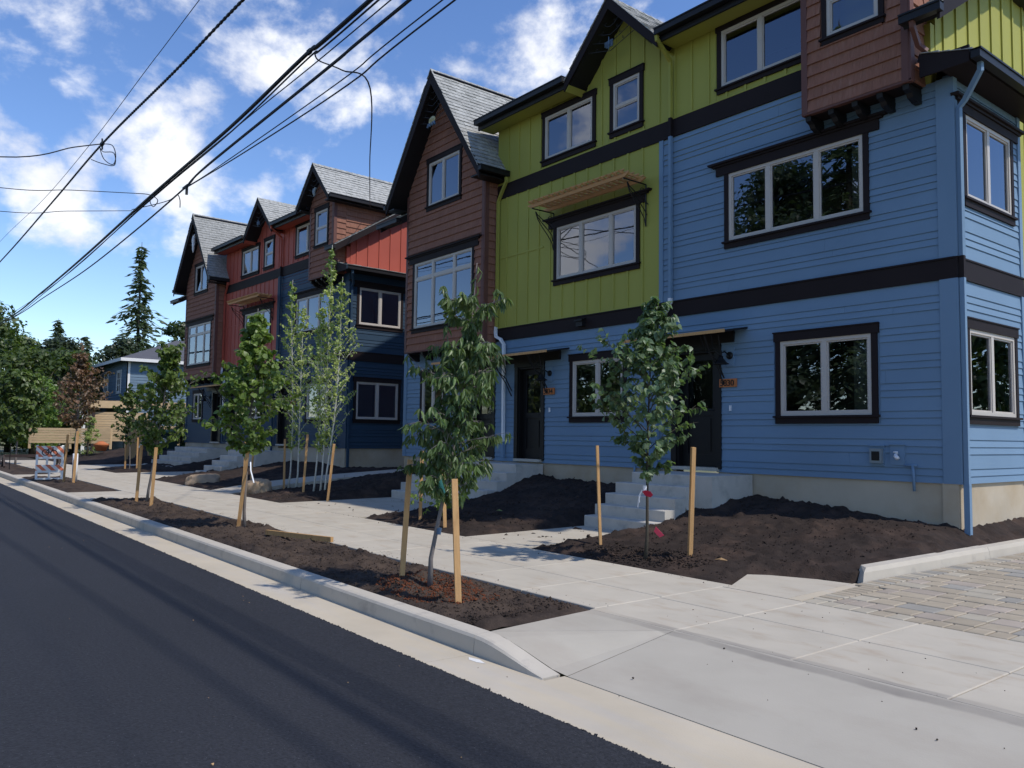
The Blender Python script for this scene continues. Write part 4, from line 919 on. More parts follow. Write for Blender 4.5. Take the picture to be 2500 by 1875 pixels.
def f2(r):
    x = r.uniform(-18, -4.7); y = r.uniform(-4.0, -.1); return x, y, zyard(x, y)
def f3(r):
    t = r.uniform(0, 6.3); q = r.uniform(.1, .62); x = -6.45+q*1.3*math.cos(t); y = -6.78+q*.75*math.sin(t); y = max(-7.2, min(-6.15, y)); return x, y, fs1(x, y)
def f4(r):
    t = r.uniform(0, 6.3); q = r.random()**.7*.75; x = -6.75+q*1.3*math.cos(t); y = -3.65+q*.6*math.sin(t); return x, y, zyard(x, y)
crumbs('soil_crumbs', 5200, f1, 'soil2', .006, .02, 1); crumbs('soil_crumbs', 5200, f2, 'soil', .008, .022, 2)
crumbs('bark_crumbs', 2600, f3, 'mulch', .006, .017, 3); crumbs('soil_clods', 900, f4, 'soil', .012, .032, 4)
def f5(r):
    x = r.uniform(-4.6, -1.4); y = r.uniform(-7.85, -4.5); return x, y, (0 if y > -6.13 else -.131*(-6.135-y)/1.3 if y > -7.44 else -.14)-.0005
crumbs('loose_grit', 60, f5, 'soil', .003, .009, 5)
def f6(r):
    x = r.uniform(-16, -5); y = -6.06+abs(r.gauss(0, .12)) if r.random() > .5 else -4.17-abs(r.gauss(0, .1)); return x, y, 0
def f7(r): x = -7.0+6*r.random() if r.random() < .4 else -2-22*r.random(); return x, -7.90-abs(r.gauss(0, .022)), -.128
crumbs('edge_aggregate', 3800, f7, 'asph', .004, .010, 8)
def f8(r): return r.uniform(-14, -1), r.uniform(-10.5, -8), -.105
crumbs('street_grit', 45, f8, 'kraft', .003, .008, 9)
crumbs('loose_grit', 260, f6, 'soil2', .003, .008, 6)
for nm, lb, pts in (('paint_mark', 'white paint smear on the gutter just before the sloping kerb end', [(-4.84, -7.54, -.137), (-4.74, -7.515, -.137), (-4.64, -7.54, -.137), (-4.70, -7.57, -.137), (-4.79, -7.575, -.137)]), ('paint_mark', 'thin white dash on the gutter beyond the sloping kerb end', [(-4.02, -7.50, -.1345), (-3.80, -7.60, -.1345), (-3.81, -7.625, -.1345), (-4.04, -7.52, -.1345)])):
    mb = MB(); mb.hull(pts+[(a, b, c-.002) for a, b, c in pts], [tuple(range(len(pts))), tuple(range(len(pts), 2*len(pts)))]+[(i, (i+1) % len(pts), len(pts)+(i+1) % len(pts), len(pts)+i) for i in range(len(pts))]); tag(mb.build(nm, 'whitep'), lb, 'paint mark')
for lb, (x, y, z), m_ in (('small light green fallen leaf on the dark mound between the two flights of steps', (-10.9, -2.7, .19), 'leafD'), ('tiny yellowish twig lying on the soil near the pavement corner', (-5.9, -3.35, .06), 'kraft')):
    mb = MB(); mb.hull([(0, 0, 0), (.12, .02, .02), (.2, 0, .01), (.1, -.03, .015), (.1, 0, .035)], [(0, 1, 4), (1, 2, 4), (2, 3, 4), (3, 0, 4), (0, 1, 2, 3)]); o = mb.build('fallen_leaf' if m_ == 'leafD' else 'twig', m_); o.location = (x, y, z+.02); tag(o, lb, 'leaf' if m_ == 'leafD' else 'twig')
# ------------------------------------------------------------------ concrete steps
def steps(label, x0, x1, n, y_base, tread, riser, landing_w, loc=(0, 0, 0), rz=0, lx0=None, lx1=None):
    S = empty('concrete_steps', loc, rz); tag(S, label, 'steps', 'concrete front steps')
    for i in range(n):
        y0 = y_base+tread*i; z = riser*(i+1); last = i == n-1; b = MB()
        xa, xb = (x0, x1) if not last else (lx0 if lx0 is not None else x0, lx1 if lx1 is not None else x1)
        ye = -.02 if last else y0+tread+.002
        e = .012
        pr = [(y0, -.05 if i == 0 else (-.1 if last else riser*i-.12)), (y0, z-e), (y0+e, z), (ye, z+.0), (ye, -.1)]
        vs = [(xa, y, q) for y, q in pr]+[(xb, y, q) for y, q in pr]; k = 5
        b.hull(vs, [tuple(range(k)), tuple(range(k, 2*k))]+[(j, (j+1) % k, k+(j+1) % k, k+j) for j in range(k)]); b.build('landing' if last else 'step', 'step', S)
    b = MB(); b.hull([(x0+.01, y_base+.02, -.08), (x0+.01, -.03, -.08), (x0+.01, -.03, riser*(n-1)-.02), (x1-.01, y_base+.02, -.08), (x1-.01, -.03, -.08), (x1-.01, -.03, riser*(n-1)-.02)], [(0, 1, 2), (3, 4, 5), (0, 1, 4, 3), (1, 2, 5, 4), (0, 2, 5, 3)]); b.build('step_body', 'step', S)
    return S
steps('grey concrete steps up to the single door marked 5830', -9.50, -8.03, 5, -1.98, .235, .17, 1, (0, 0, .05), lx0=-9.35, lx1=-7.72)
steps('wide grey concrete steps up to the pair of doors beside the white downspout', -16.12, -12.82, 5, -1.70, .24, .17, 1, (0, 0, .05))
steps('grey concrete steps of the navy and red row, right of the boulders', -10.5, -9.0, 5, -2.35, .27, .17, 1, (far_loc[0], far_loc[1], .02), T2[3], lx1=-8.2)
steps('grey concrete steps at the far left doors of the navy and red row', -17.2, -13.6, 5, -2.05, .30, .17, 1, (far_loc[0], far_loc[1], .02), T2[3])
# ------------------------------------------------------------------ boulders
def boulder(name, label, c, s, seed):
    bm = bmesh.new(); bmesh.ops.create_icosphere(bm, subdivisions=4, radius=1)
    for v in bm.verts:
        p = v.co; d = noise.fractal(p*1.1+Vector((seed, 0, 0)), 1, 2, 4)*.22+abs(noise.noise(p*2.3+Vector((0, seed, 0))))*-.12+noise.fractal(p*5+Vector((seed,)*3), 1, 2, 3)*.04
        q = p*(1+d); q = Vector((max(-.9, min(.92, q.x)), max(-.9, min(.9, q.y)), max(-.6, min(.72+.1*q.x, q.z)))); v.co = Vector((q.x*s[0], q.y*s[1], q.z*s[2]))
    me = bpy.data.meshes.new(name); bm.to_mesh(me); bm.free(); me.polygons.foreach_set('use_smooth', [True]*len(me.polygons)); o = link(name, me, None, 'rock'); o.location = c; o.rotation_euler = (0, 0, seed); return tag(o, label, 'boulder', 'tan boulders beside the pavement')
boulder('boulder', 'long low tan boulder lying on the soil, the farther of the two', (-23.35, -3.62, .05), (.50, .36, .33), 1.1)
boulder('boulder', 'rounder pitted tan boulder right beside the garden path, the nearer of the two', (-19.15, -3.62, .10), (.42, .34, .34), 2.7)
# ------------------------------------------------------------------ stakes
def stake(label, p, top, s=.052, grp='pine tree stakes'):
    b = MB(); b.obox((0, 0, -.1), Vector(top)-Vector(p), s, s, up=(.5, 1, 0)); o = b.build('tree_stake', 'stake'); o.location = p; return tag(o, label, 'stake', grp)
stake('left of the two pine stakes beside the drooping-leaved tree at the kerb', (-7.05, -6.80, 0), (-7.06, -6.72, 1.21))
stake('right of the two pine stakes beside the drooping-leaved tree, nearest the driveway', (-5.78, -6.98, 0), (-5.97, -6.92, 1.07))
stake('leaning reddish stake left of the heart-leaved tree, in front of the 5830 steps', (-7.66, -3.43, .05), (-7.84, -3.33, 1.35), .036)
stake('upright stake right of the heart-leaved tree on the dark slope by the 5830 door', (-6.19, -3.43, .03), (-6.10, -3.47, 1.36), .048)
stake('stake touching the left side of the round-leaved kerb tree', (-12.25, -6.58, 0), (-12.02, -6.55, 1.20), .05)
stake('short reddish stake in front of the wide steps, seen behind the drooping-leaved tree', (-11.6, -3.75, .05), (-11.63, -3.72, 1.2))
stake('pale stake right of the shrub, before the wide steps', (-10.62, -3.9, .02), (-10.72, -3.9, 1.22))
stake('reddish stake left of the maple in the planting strip', (-18.08, -6.62, 0), (-18.0, -6.58, 1.18))
stake('yellowish stake right of the maple in the planting strip, front one', (-17.02, -6.60, 0), (-17.0, -6.55, 1.15))
stake('yellowish stake behind the maple, half hidden by the front one', (-19.1, -4.0, .02), (-19.1, -3.98, 1.3))
stake('leftmost stake of the aspen clumps, beside the boulder', (-22.4, -2.6, .1), (-22.35, -2.55, 1.2))
stake('slanting stake left of the first aspen clump', (-19.45, -2.85, .1), (-19.6, -2.8, 1.32))
stake('tall stake between the two aspen clumps', (-17.75, -3.1, .07), (-17.7, -3.05, 1.45))
stake('tall stake right of the aspen clumps', (-16.15, -3.25, .07), (-16.0, -3.2, 1.25))
stake('left stake of the copper-leaved tree next to the barricade', (-26.2, -6.62, 0), (-26.0, -6.6, 1.35), .05)
stake('right stake of the copper-leaved tree', (-25.1, -6.56, 0), (-25.15, -6.5, 1.45), .055)
stake('left stake of the small green sapling in the far yard', (-33.2, -3.4, .02), (-33.2, -3.4, 1.25), .05)
stake('right stake of the small green sapling in the far yard', (-32.3, -3.2, .02), (-32.3, -3.2, 1.25), .05)
b = MB(); b.obox((0, 0, 0), (1.45, .30, .03), .045, .065); o = b.build('loose_stake', 'stake'); o.location = (-11.2, -6.54, .06); tag(o, 'pine stake lying flat on the soil of the planting strip', 'stake')
# ------------------------------------------------------------------ leaves and trees
def leaf_mesh(name, prof, fold, curl, m):
    """prof: half widths along the length 0..1; a blade folded along its midrib and curled"""
    vs = []; fs = []; n = len(prof)
    for i, w in enumerate(prof):
        t = i/(n-1); z = -curl*t*t; vs.append((0, t, z))
        if w > 0: vs += [(-w, t-.02, z+fold*w), (w, t-.02, z+fold*w)]
    idx = []; k = 0
    for w in prof: idx.append((k, k+1 if w > 0 else k, k+2 if w > 0 else k)); k += 3 if w > 0 else 1
    for a, b in zip(idx, idx[1:]):
        for s in (1, 2):
            f = [a[0], a[s], b[s], b[0]]; g = [q for i, q in enumerate(f) if q not in f[:i]]
            if len(g) > 2: fs.append(tuple(g) if s == 2 else tuple(reversed(g)))
    me = bpy.data.meshes.new(name); me.from_pydata(vs, [], fs); me.materials.append(M[m]); me.update(); return me, vs, fs
def leafset(key, m, profs, fold=.35, curl=.15): return [leaf_mesh('leaf_'+key, p, fold+.15*i, curl+.12*i, m) for i, p in enumerate(profs)]
LA = leafset('long', 'leafA', [(0, .11, .145, .13, .085, 0), (0, .10, .13, .11, .07, 0)], .5, .22)
LB = leafset('heart', 'leafB', [(.28, .46, .42, .22, 0), (.25, .42, .38, .2, 0)], .25, .12)
LC = leafset('round', 'leafC', [(.25, .46, .48, .34, 0), (.25, .44, .45, .3, 0)], .2, .1)
LD = leafset('aspen', 'leafD', [(.2, .42, .4, 0), (.2, .4, .36, 0)], .2, .1)
LE = leafset('copper', 'leafE', [(.2, .46, .3, 0), (.15, .4, .3, 0)], .3, .2)
LG = leafset('maple', 'leafC', [(.2, .5, .3, 0), (.15, .44, .35, 0)], .3, .2)
LF = leafset('shrub', 'leafF', [(.2, .42, .3, 0)], .3, .2)
CAM = Vector((0, -11, 1.45))
def young_tree(name, label, base, H, r0, lean, h0, h1, crown, nb, LS_, size, per, style, up, barkm='bark', seed=1, limit=0, azb=None, twigs=2, grp=None, off=(0, 0)):
    rng = random.Random(seed); root = empty(name, base); tag(root, label, 'tree', grp)
    P = lambda t: Vector((lean[0]*t+.03*H/3*math.sin(t*5+seed), lean[1]*t+.03*H/3*math.cos(t*4+seed*2), H*t))
    tk = MB(); pts = [P(i/12) for i in range(13)]; pts[0] = Vector((0, 0, -.1))
    tk.tube(pts, [r0*(1.35 if i == 0 else 1)*(1-.85*i/12) for i in range(13)], 8); tk.build('trunk', barkm, root, True)
    br = MB(); leaves = []
    def put(p, d, n=1, sc=1.):
        for _ in range(n):
            ax = Vector((rng.gauss(0, 1), rng.gauss(0, 1), rng.gauss(0, .6)))
            if style == 'droop': ax = ax.normalized()*.55+Vector((0, 0, -1.0))+d*.35
            else: ax = ax.normalized()*.8+Vector((0, 0, -.75))+d*.5
            ax.normalize(); out = Vector((p.x-off[0], p.y-off[1], .35)); out = out.normalized() if out.length > .01 else Vector((0, 0, 1))
            nn = (out*(1.1 if style != 'droop' else .6)+Vector((rng.gauss(0, .6), rng.gauss(0, .6), rng.gauss(.25, .5)))); nn = (nn-ax*nn.dot(ax)).normalized()
            s = size*rng.uniform(.7, 1.2)*sc; side = ax.cross(nn)
            mt = Matrix(((side.x*s, ax.x*s, nn.x*s, p.x), (side.y*s, ax.y*s, nn.y*s, p.y), (side.z*s, ax.z*s, nn.z*s, p.z), (0, 0, 0, 1))); leaves.append((mt, rng.randrange(len(LS_))))
    az = rng.random()*6.3
    for i in range(nb):
        t = (i+.5)/nb; h = h0+(h1-h0)*t; az += 2.399+rng.uniform(-.4, .4); Rr = lerp(crown, t)*rng.choice((rng.uniform(.55, .95), rng.uniform(.85, 1.35)))
        if azb: Rr *= 1+azb[1]*math.cos(az-azb[0])
        p0 = P(min(1, h/H)); rise = up*Rr*rng.uniform(.7, 1.3); d = Vector((math.cos(az), math.sin(az), 0)); pp = []
        for k in range(7):
            s = k/6; pp.append(p0+d*Rr*s+Vector((0, 0, rise*(s**.8 if style != 'droop' else s*1.4-s*s*.75)))+Vector((rng.gauss(0, .012), rng.gauss(0, .012), rng.gauss(0, .012)))*s)
        br.tube(pp, [max(.0022, r0*.34*(1-.8*k/6)*(1-.5*t)) for k in range(7)], 4, cap=False)
        for k in range(1, 7):
            if k < 2 and Rr > .3: continue
            a, b = pp[k-1], pp[k]; dd = (b-a).normalized()
            for q in range(per): put(a+(b-a)*rng.random()+Vector((rng.gauss(0, .012), rng.gauss(0, .012), 0)), dd)
            if k in (2, 3, 4, 5) and twigs:
                for w in range(twigs):
                    if rng.random() > .75: continue
                    td = (dd+Vector((rng.gauss(0, .8), rng.gauss(0, .8), rng.gauss(.1, .5)))).normalized(); L = Rr*rng.uniform(.22, .55); e = b+td*L; br.tube([b, b+td*L*.5+Vector((0, 0, .01)), e], [.003, .0025, .0015], 3, cap=False)
                    for q in range(per+1): put(b+td*L*rng.uniform(.25, 1), td)
                    if style == 'droop': put(e, td, 3)
        put(pp[-1], d, 3 if style == 'droop' else 2)
    for k in range(12): put(P(.88+.12*k/12)+Vector((rng.gauss(0, .02), rng.gauss(0, .02), 0)), Vector((0, 0, 1)))
    br.build('branches', barkm, root)
    b0 = Vector(base); leaves.sort(key=lambda q: ((q[0].translation+b0)-CAM).length)
    for mt, v in leaves[:limit]:
        o = bpy.data.objects.new('leaf', LS_[v][0]); COL.objects.link(o); o.parent = root; o.matrix_local = mt
    fo = MB()
    for mt, v in leaves[limit:]: fo.add([mt @ Vector(q) for q in LS_[v][1]], LS_[v][2])
    if fo.v:
        me = fo.mesh('foliage'); me.materials.append(LS_[0][0].materials[0]); link('foliage', me, root, None, 'stuff' if limit else None)
    return root
def tagobj(label, verts, m, cat='tag', name='plant_tag'):
    mb = MB(); mb.add(verts, [tuple(range(len(verts)))]); o = mb.build(name, m); tag(o, label, cat)
    sm = o.modifiers.new('thick', 'SOLIDIFY'); sm.thickness = .002; return o
yt = young_tree
t1 = yt('cherry_tree', 'young tree with long drooping leaves, nearest the driveway in the planting strip', (-6.74, -6.66, 0), 3.12, .024, (.50, .15), .82, 2.72, [(0, .22), (.10, .44), (.2, .22), (.30, .44), (.42, .20), (.56, .42), (.68, .24), (.74, .30), (.80, .05), (.88, .03), (.94, .26), (1, .18)], 76, LA, .100, 3, 'droop', .45, seed=5, limit=300, twigs=2)
yt('linden_tree', 'young tree with heart-shaped leaves on the dark slope before the 5830 door', (-6.55, -3.80, .05), 3.02, .022, (.10, .02), .92, 3.0, [(0, .18), (.12, .48), (.33, .72), (.5, .56), (.68, .40), (.82, .20), (1, .08)], 58, LB, .080, 3, 'broad', .75, 'bark2', seed=9, limit=300, twigs=2)
yt('redbud_tree', 'dense young round-leaved tree at the kerb beside a single stake', (-12.28, -6.46, 0), 3.35, .026, (.30, -.05), 1.05, 3.2, [(0, .28), (.14, .58), (.34, .62), (.52, .42), (.72, .22), (1, .07)], 70, LC, .082, 3, 'broad', .72, seed=14, twigs=2)
yt('maple_tree', 'young green maple between reddish and yellowish stakes in the planting strip', (-17.95, -6.45, 0), 3.2, .028, (1.0, .1), .95, 3.1, [(0, .2), (.2, .55), (.42, .66), (.58, .5), (.7, .22), (1, .16)], 64, LG, .09, 2, 'broad', .8, seed=21, twigs=2)
yt('copper_tree', 'young copper-leaved tree with a white trunk guard beside the barricade', (-25.75, -6.42, 0), 4.0, .035, (0, 0), 1.45, 3.6, [(0, .35), (.25, .68), (.5, .7), (.7, .32), (1, .10)], 60, LE, .10, 2, 'broad', .7, seed=33, twigs=2)
yt('maple_tree', 'small green street tree standing in the low dark wooden frame', (-40.2, -6.14, 0), 4.0, .04, (0, 0), .9, 3.8, [(0, .7), (.3, 1.15), (.6, .95), (1, .35)], 60, LF, .2, 3, 'broad', .8, seed=37, twigs=2)
yt('sapling', 'thin blue-green sapling between two pale stakes in the far yard', (-32.8, -3.35, 0), 3.1, .02, (0, 0), .9, 2.9, [(0, .4), (.5, .6), (1, .25)], 36, LF, .12, 3, 'broad', .8, seed=41, twigs=1)
yt('flowering_shrub', 'low green shrub at the foot of the wide steps behind the drooping-leaved tree', (-11.2, -3.55, .05), .95, .02, (.05, 0), .1, .9, [(0, .42), (.4, .5), (1, .2)], 30, LG, .06, 3, 'broad', .5, 'bark2', seed=43, twigs=1)['category'] = 'shrub'
b = MB(); b.tube([(0, 0, .03), (0, 0, .82)], .07, 12); o = b.build('trunk_guard', 'white', None, True); o.location = (-25.75, -6.42, 0); tag(o, 'white plastic sleeve round the base of the copper-leaved tree', 'trunk guard')
asp = [('aspen', 'slender aspen stem leaning left, in the clump nearer the boulder', (-19.45, -2.75), 5.35, (-.15, .1)), ('aspen', 'upright thin aspen stem just right of the leaning one', (-19.1, -2.7), 4.6, (.25, 0)), ('aspen', 'short aspen stem in the right clump, by the slanting branch', (-17.75, -2.85), 4.4, (.35, 0)), ('aspen', 'tallest pale aspen stem, reaching past the second-floor window', (-17.5, -2.8), 5.8, (.25, .05)), ('aspen', 'aspen stem with side branches spreading over the gap between the two rows', (-17.3, -2.78), 5.0, (.55, .1))]
for i, (n_, l_, (x, y), h_, ln) in enumerate(asp):
    yt(n_, l_, (x, y, .06), h_, .022, ln, .9, h_-.15, [(0, .14), (.2, .5 if i in (1, 3, 4) else .32), (.45, .40), (.7, .24), (1, .07)], int(10*h_), LD, .055, 2, 'broad', 1.2, 'birch', seed=50+i*3, twigs=2, grp='young aspens beside the garden path')
# ties and tags
tagobj('small mint green plant tag hanging in the drooping-leaved tree by the right stake', [(-6.42, -6.80, 1.0), (-6.33, -6.82, 1.05), (-6.29, -6.80, .93), (-6.38, -6.78, .88)], 'mint')
tagobj('mint green plant tag on the trunk of the round-leaved kerb tree', [(-12.12, -6.56, 1.16), (-12.02, -6.56, 1.17), (-12.01, -6.55, 1.07), (-12.12, -6.55, 1.05)], 'mint')
tagobj('dark crimson oval tag tied to the trunk of the heart-leaved tree', [(-6.56, -3.84, .83), (-6.50, -3.85, .85), (-6.42, -3.85, .84), (-6.38, -3.85, .80), (-6.42, -3.85, .77), (-6.50, -3.85, .785)], 'crimson')
tagobj('small pink triangular flag stuck in the soil beside the lowest 5830 steps', [(-6.47, -3.70, .42), (-6.34, -3.70, .33), (-6.41, -3.70, .30), (-6.50, -3.70, .36)], 'pink', 'flag', 'marker_flag')
b = MB(); b.tube([(-6.555, -3.80, .80), (-6.555, -3.80, .90)], .024, 8); b.tube([(-6.57, -3.83, .85), (-6.61, -3.84, .74), (-6.63, -3.84, .64)], .006, 4); b.tube([(-6.57, -3.83, .85), (-6.60, -3.85, .78), (-6.59, -3.85, .70)], .005, 4); o = b.build('trunk_ribbon', 'white'); tag(o, 'white ribbon knotted round the trunk of the heart-leaved tree', 'ribbon')
b = MB(); b.tube([(-6.655, -6.63, .50), (-6.645, -6.628, .56)], .026, 8); o = b.build('trunk_tape', 'bluetin'); tag(o, 'blue tape round the trunk of the drooping-leaved tree', 'tape')
b = MB(); b.tube([(-12.02, -6.5, 1.02), (-11.95, -6.52, .9), (-11.86, -6.5, .72)], .012, 4); o = b.build('trunk_ribbon', 'white'); tag(o, 'pale ribbon hanging from the trunk of the round-leaved kerb tree', 'ribbon')
# far trees: a trunk, limbs and a crown of many small leaf cards gathered in clumps
def crown_tree(name, label, c, h, rad, z0, n, clumps, size, m, seed, grp=None, narrow=0.):
    rng = random.Random(seed); root = empty(name, c); tag(root, label, 'tree', grp)
    tk = MB(); tk.tube([(0, 0, -.4), (.1, 0, h*.3), (0, .1, h*.6), (0, 0, h*.85)], [h*.03, h*.022, h*.013, h*.004], 8)
    cl = []
    for i in range(clumps):
        u = rng.random(); zz = z0+(h-z0)*u; prof = (math.sin(math.pi*min(1, (u*.86+.12)))**.7)*(1-narrow*u); a = rng.uniform(0, 6.3); rr = rad*prof*math.sqrt(rng.random()); cl.append((Vector((rr*math.cos(a), rr*math.sin(a), zz)), rad*rng.uniform(.16, .34)))
        if i % 3 == 0: tk.tube([(0, 0, zz*.55), (rr*.5*math.cos(a), rr*.5*math.sin(a), zz*.8), (rr*math.cos(a), rr*math.sin(a), zz)], [h*.008, h*.005, h*.002], 5)
    tk.build('trunk', 'bark2', root, True); fo = MB(); per = n//clumps
    for p, r in cl:
        for _ in range(per):
            d = Vector((rng.gauss(0, 1), rng.gauss(0, 1), rng.gauss(0, .8))).normalized()*r*(rng.random()**.4)*Vector((1, 1, .8)).x; q = p+Vector((d.x, d.y, d.z*.75))
            a = Vector((rng.gauss(0, 1), rng.gauss(0, 1), rng.gauss(0, .5))).normalized(); nn = (d.normalized()+Vector((0, 0, .6))+Vector((rng.gauss(0, .5), rng.gauss(0, .5), rng.gauss(0, .5)))).normalized(); b = nn.cross(a).normalized(); a = b.cross(nn); s = size*rng.uniform(.6, 1.3)
            fo.add([q-a*s*.5, q+b*s*.32, q+a*s*.6, q-b*s*.32], [(0, 1, 2, 3)])
    fo.build('crown', m, root); return root
def conifer(name, label, c, h, rad, n, m, seed, z0=.06, grp=None, size=.5, droop=.25):
    rng = random.Random(seed); root = empty(name, c); tag(root, label, 'tree', grp)
    tk = MB(); tk.tube([(0, 0, -.4), (0, 0, h*.5), (0, 0, h)], [h*.014, h*.008, h*.001], 8); fo = MB(); i = 0; z = h*z0
    while z < h*.985:
        u = (z-h*z0)/(h*(1-z0)); R_ = rad*(1-u)**.82*(1+.25*math.sin(z*1.7+seed))+.15; k = 5 if u < .8 else 4
        for j in range(k):
            a = rng.uniform(0, 6.3); L = R_*rng.uniform(.45, 1.15); e = Vector((math.cos(a), math.sin(a), 0)); tk.tube([(0, 0, z), tuple(e*L*.6+Vector((0, 0, z-.05*L))), tuple(e*L+Vector((0, 0, z+.0*L-droop*L)))], [.03, .02, .006], 3, cap=False)
            m_ = max(3, int(n*L/rad/60))
            for q in range(m_):
                s = .12+.9*rng.random(); p = e*L*s+Vector((0, 0, z-droop*L*s*s+rng.gauss(0, .08)))+Vector((-e.y, e.x, 0))*rng.gauss(0, .13*L*(1.2-s)+.12); w = size*rng.uniform(.6, 1.3)
                d = (e+Vector((rng.gauss(0, .5), rng.gauss(0, .5), rng.gauss(-.15, .2)))).normalized(); sd = d.cross(Vector((rng.gauss(0, .3), rng.gauss(0, .3), 1))).normalized(); nn = Vector((0, 0, .14*w))
                fo.add([p-d*w*.5, p+sd*w*.2-nn, p+d*w*.6-nn*1.5, p-sd*w*.2-nn, p+nn*.2], [(0, 1, 4), (1, 2, 4), (2, 3, 4), (3, 0, 4)])
        z += h*.0135+rng.uniform(0, .06)
    tk.build('trunk', 'bark2', root, True); fo.build('crown', m, root); return root
conifer('fir_tree', 'tall lone fir rising behind the grey-blue house', (-90.5, 10.4, 0), 21.5, 4.6, 900, 'leafG', 3, z0=.1, size=.8, droop=.32)
G_ = 'trees beyond the side street'
crown_tree('broadleaf_tree', 'big bushy tree beside the fir, close behind the roofs of the navy row', (-72, 9.6, 0), 10.6, 3.6, 2.5, 9000, 90, .34, 'leafF', 5, G_)
crown_tree('broadleaf_tree', 'tallest dark tree at the very left edge of the picture', (-66, -5.6, 0), 9.8, 4.2, .6, 12000, 120, .32, 'leafF', 6, G_)
crown_tree('broadleaf_tree', 'dark broad tree behind the low end of the cedar fence', (-62, -2.6, 0), 6.6, 3.4, .6, 9000, 90, .30, 'leafF', 7, G_)
crown_tree('broadleaf_tree', 'mid-height dark tree between the left edge and the grey-blue house', (-68, .6, 0), 7.4, 3.2, .6, 9000, 90, .30, 'leafF', 8, G_)
crown_tree('broadleaf_tree', 'pale green drooping small tree low at the left edge', (-52, -6.4, 0), 5.0, 2.0, .7, 6000, 60, .22, 'leafF', 12, G_)
crown_tree('broadleaf_tree', 'light green bushy tree behind the copper-leaved tree', (-57, -3.2, 0), 4.6, 2.0, .6, 5000, 60, .22, 'leafC', 13, G_)
conifer('fir_tree', 'small pointed fir left of the grey-blue house roof', (-84, 2.0, 0), 11.8, 2.0, 500, 'leafG', 9, grp=G_, size=.6)
conifer('fir_tree', 'second small pointed fir nearer the grey-blue house roof', (-84, 4.4, 0), 10.5, 2.4, 500, 'leafG', 10, grp=G_, size=.6)
crown_tree('broadleaf_tree', 'dark tree filling the gap below the tall fir', (-84, 7.5, 0), 10.2, 3.4, 1, 7000, 80, .34, 'leafG', 15, G_)
crown_tree('broadleaf_tree', 'dark tree behind the copper-leaved tree, closing the gap towards the small firs', (-78, 1.2, 0), 9.2, 3.6, .6, 9000, 90, .34, 'leafG', 61, G_)
crown_tree('broadleaf_tree', 'bushy tree just left of the small pointed firs', (-76, -2.4, 0), 9.0, 3.6, .6, 9000, 90, .34, 'leafF', 62, G_)
crown_tree('broadleaf_tree', 'low dark tree against the left wall of the grey-blue house', (-72, 1.6, 0), 6.8, 2.8, .6, 7000, 80, .30, 'leafF', 63, G_)
crown_tree('shrub', 'dark green shrub beside the corner of the navy row', (-43.6, 1.6, .3), 2.5, 1.25, .1, 5000, 60, .14, 'leafG', 16)['category'] = 'shrub'
crown_tree('shrub', 'reddish-green shrub before the taller cedar fence', (-46.5, -2.2, .2), 2.0, .6, .1, 1800, 30, .10, 'leafD', 17)['category'] = 'shrub'
# across the street: the trees mirrored in the windows
G2 = 'tall trees across the street'
conifer('fir_tree', 'tall dark fir across the street, left one mirrored in the windows', (-22, -29, -.2), 24, 5.0, 2200, 'leafG', 23, grp=G2, size=.6)
conifer('fir_tree', 'tall dark fir across the street, right one mirrored in the windows', (-14.5, -31, -.2), 22, 5.0, 2200, 'leafG', 24, grp=G2, size=.6)
crown_tree('broadleaf_tree', 'broad dark tree across the street, mirrored in the large blue-wall window', (-27, -31, -.2), 17.5, 6.5, 1.0, 30000, 150, .30, 'leafG', 25, G2)
crown_tree('broadleaf_tree', 'lower bushy tree across the street opposite the doors', (-37, -30, -.2), 8.5, 5.5, .4, 14000, 110, .34, 'leafF', 26, G2)
crown_tree('broadleaf_tree', 'round dark tree across the street beyond the lower bushy one', (-46.5, -31, -.2), 7.5, 5.0, .4, 8000, 90, .4, 'leafG', 28, G2)
crown_tree('broadleaf_tree', 'light green tree far across the street towards the side street', (-56, -30, -.2), 8.2, 5.5, .4, 8000, 90, .4, 'leafF', 29, G2)
crown_tree('broadleaf_tree', 'farthest dark tree across the street', (-67, -31, -.2), 9, 6.0, .4, 8000, 90, .45, 'leafG', 30, G2)
crown_tree('broadleaf_tree', 'bright bushy tree up the paver lane, mirrored in the side window', (7, 28, 0), 8.5, 5, .3, 9000, 90, .4, 'leafF', 27, G2)
# ------------------------------------------------------------------ the grey-blue house, fences and yard things
H3 = empty('grey_blue_house', (-58.5, 2.3, 0)); tag(H3, 'grey-blue two-storey house with white trim and low hipped roof', 'house')
b = MB(); b.box(-8.4, 0, 0, 11, 0, 6.35); b.build('wall', 'house3', H3)
FS = Frame((-58.5+58.5, 0, 0), (1, 0, 0), (0, -1, 0)); FE = Frame((0, 0, 0), (0, 1, 0), (1, 0, 0)); it = []
hs1 = [(-6.9, -5.5, 4.05, 5.75), (-3.0, -1.6, 4.05, 5.75)]; hs2 = [(3.9, 5.5, 4.0, 5.75)]
for k in range(31): it += lap(FS, -8.3, -.14, [(.4+.19*k, .59+.19*k)], hs1, t0=.01, t1=.035)
for k in range(31): it += lap(FE, .14, 11, [(.4+.19*k, .59+.19*k)], hs2, t0=.01, t1=.035)
pieces(it, 'siding_board', 'house3', H3)
b = MB()
for a in (0, 0): fbox(b, FS, -.14, .04, 0, 6.3, 0, .04)
fbox(b, FE, 0, .14, 0, 6.3, 0, .04); b.build('corner_board', 'whitep', H3)
b = MB(); fbox(b, FS, -8.4, -8.26, 0, 6.3, 0, .04); b.build('corner_board', 'whitep', H3)
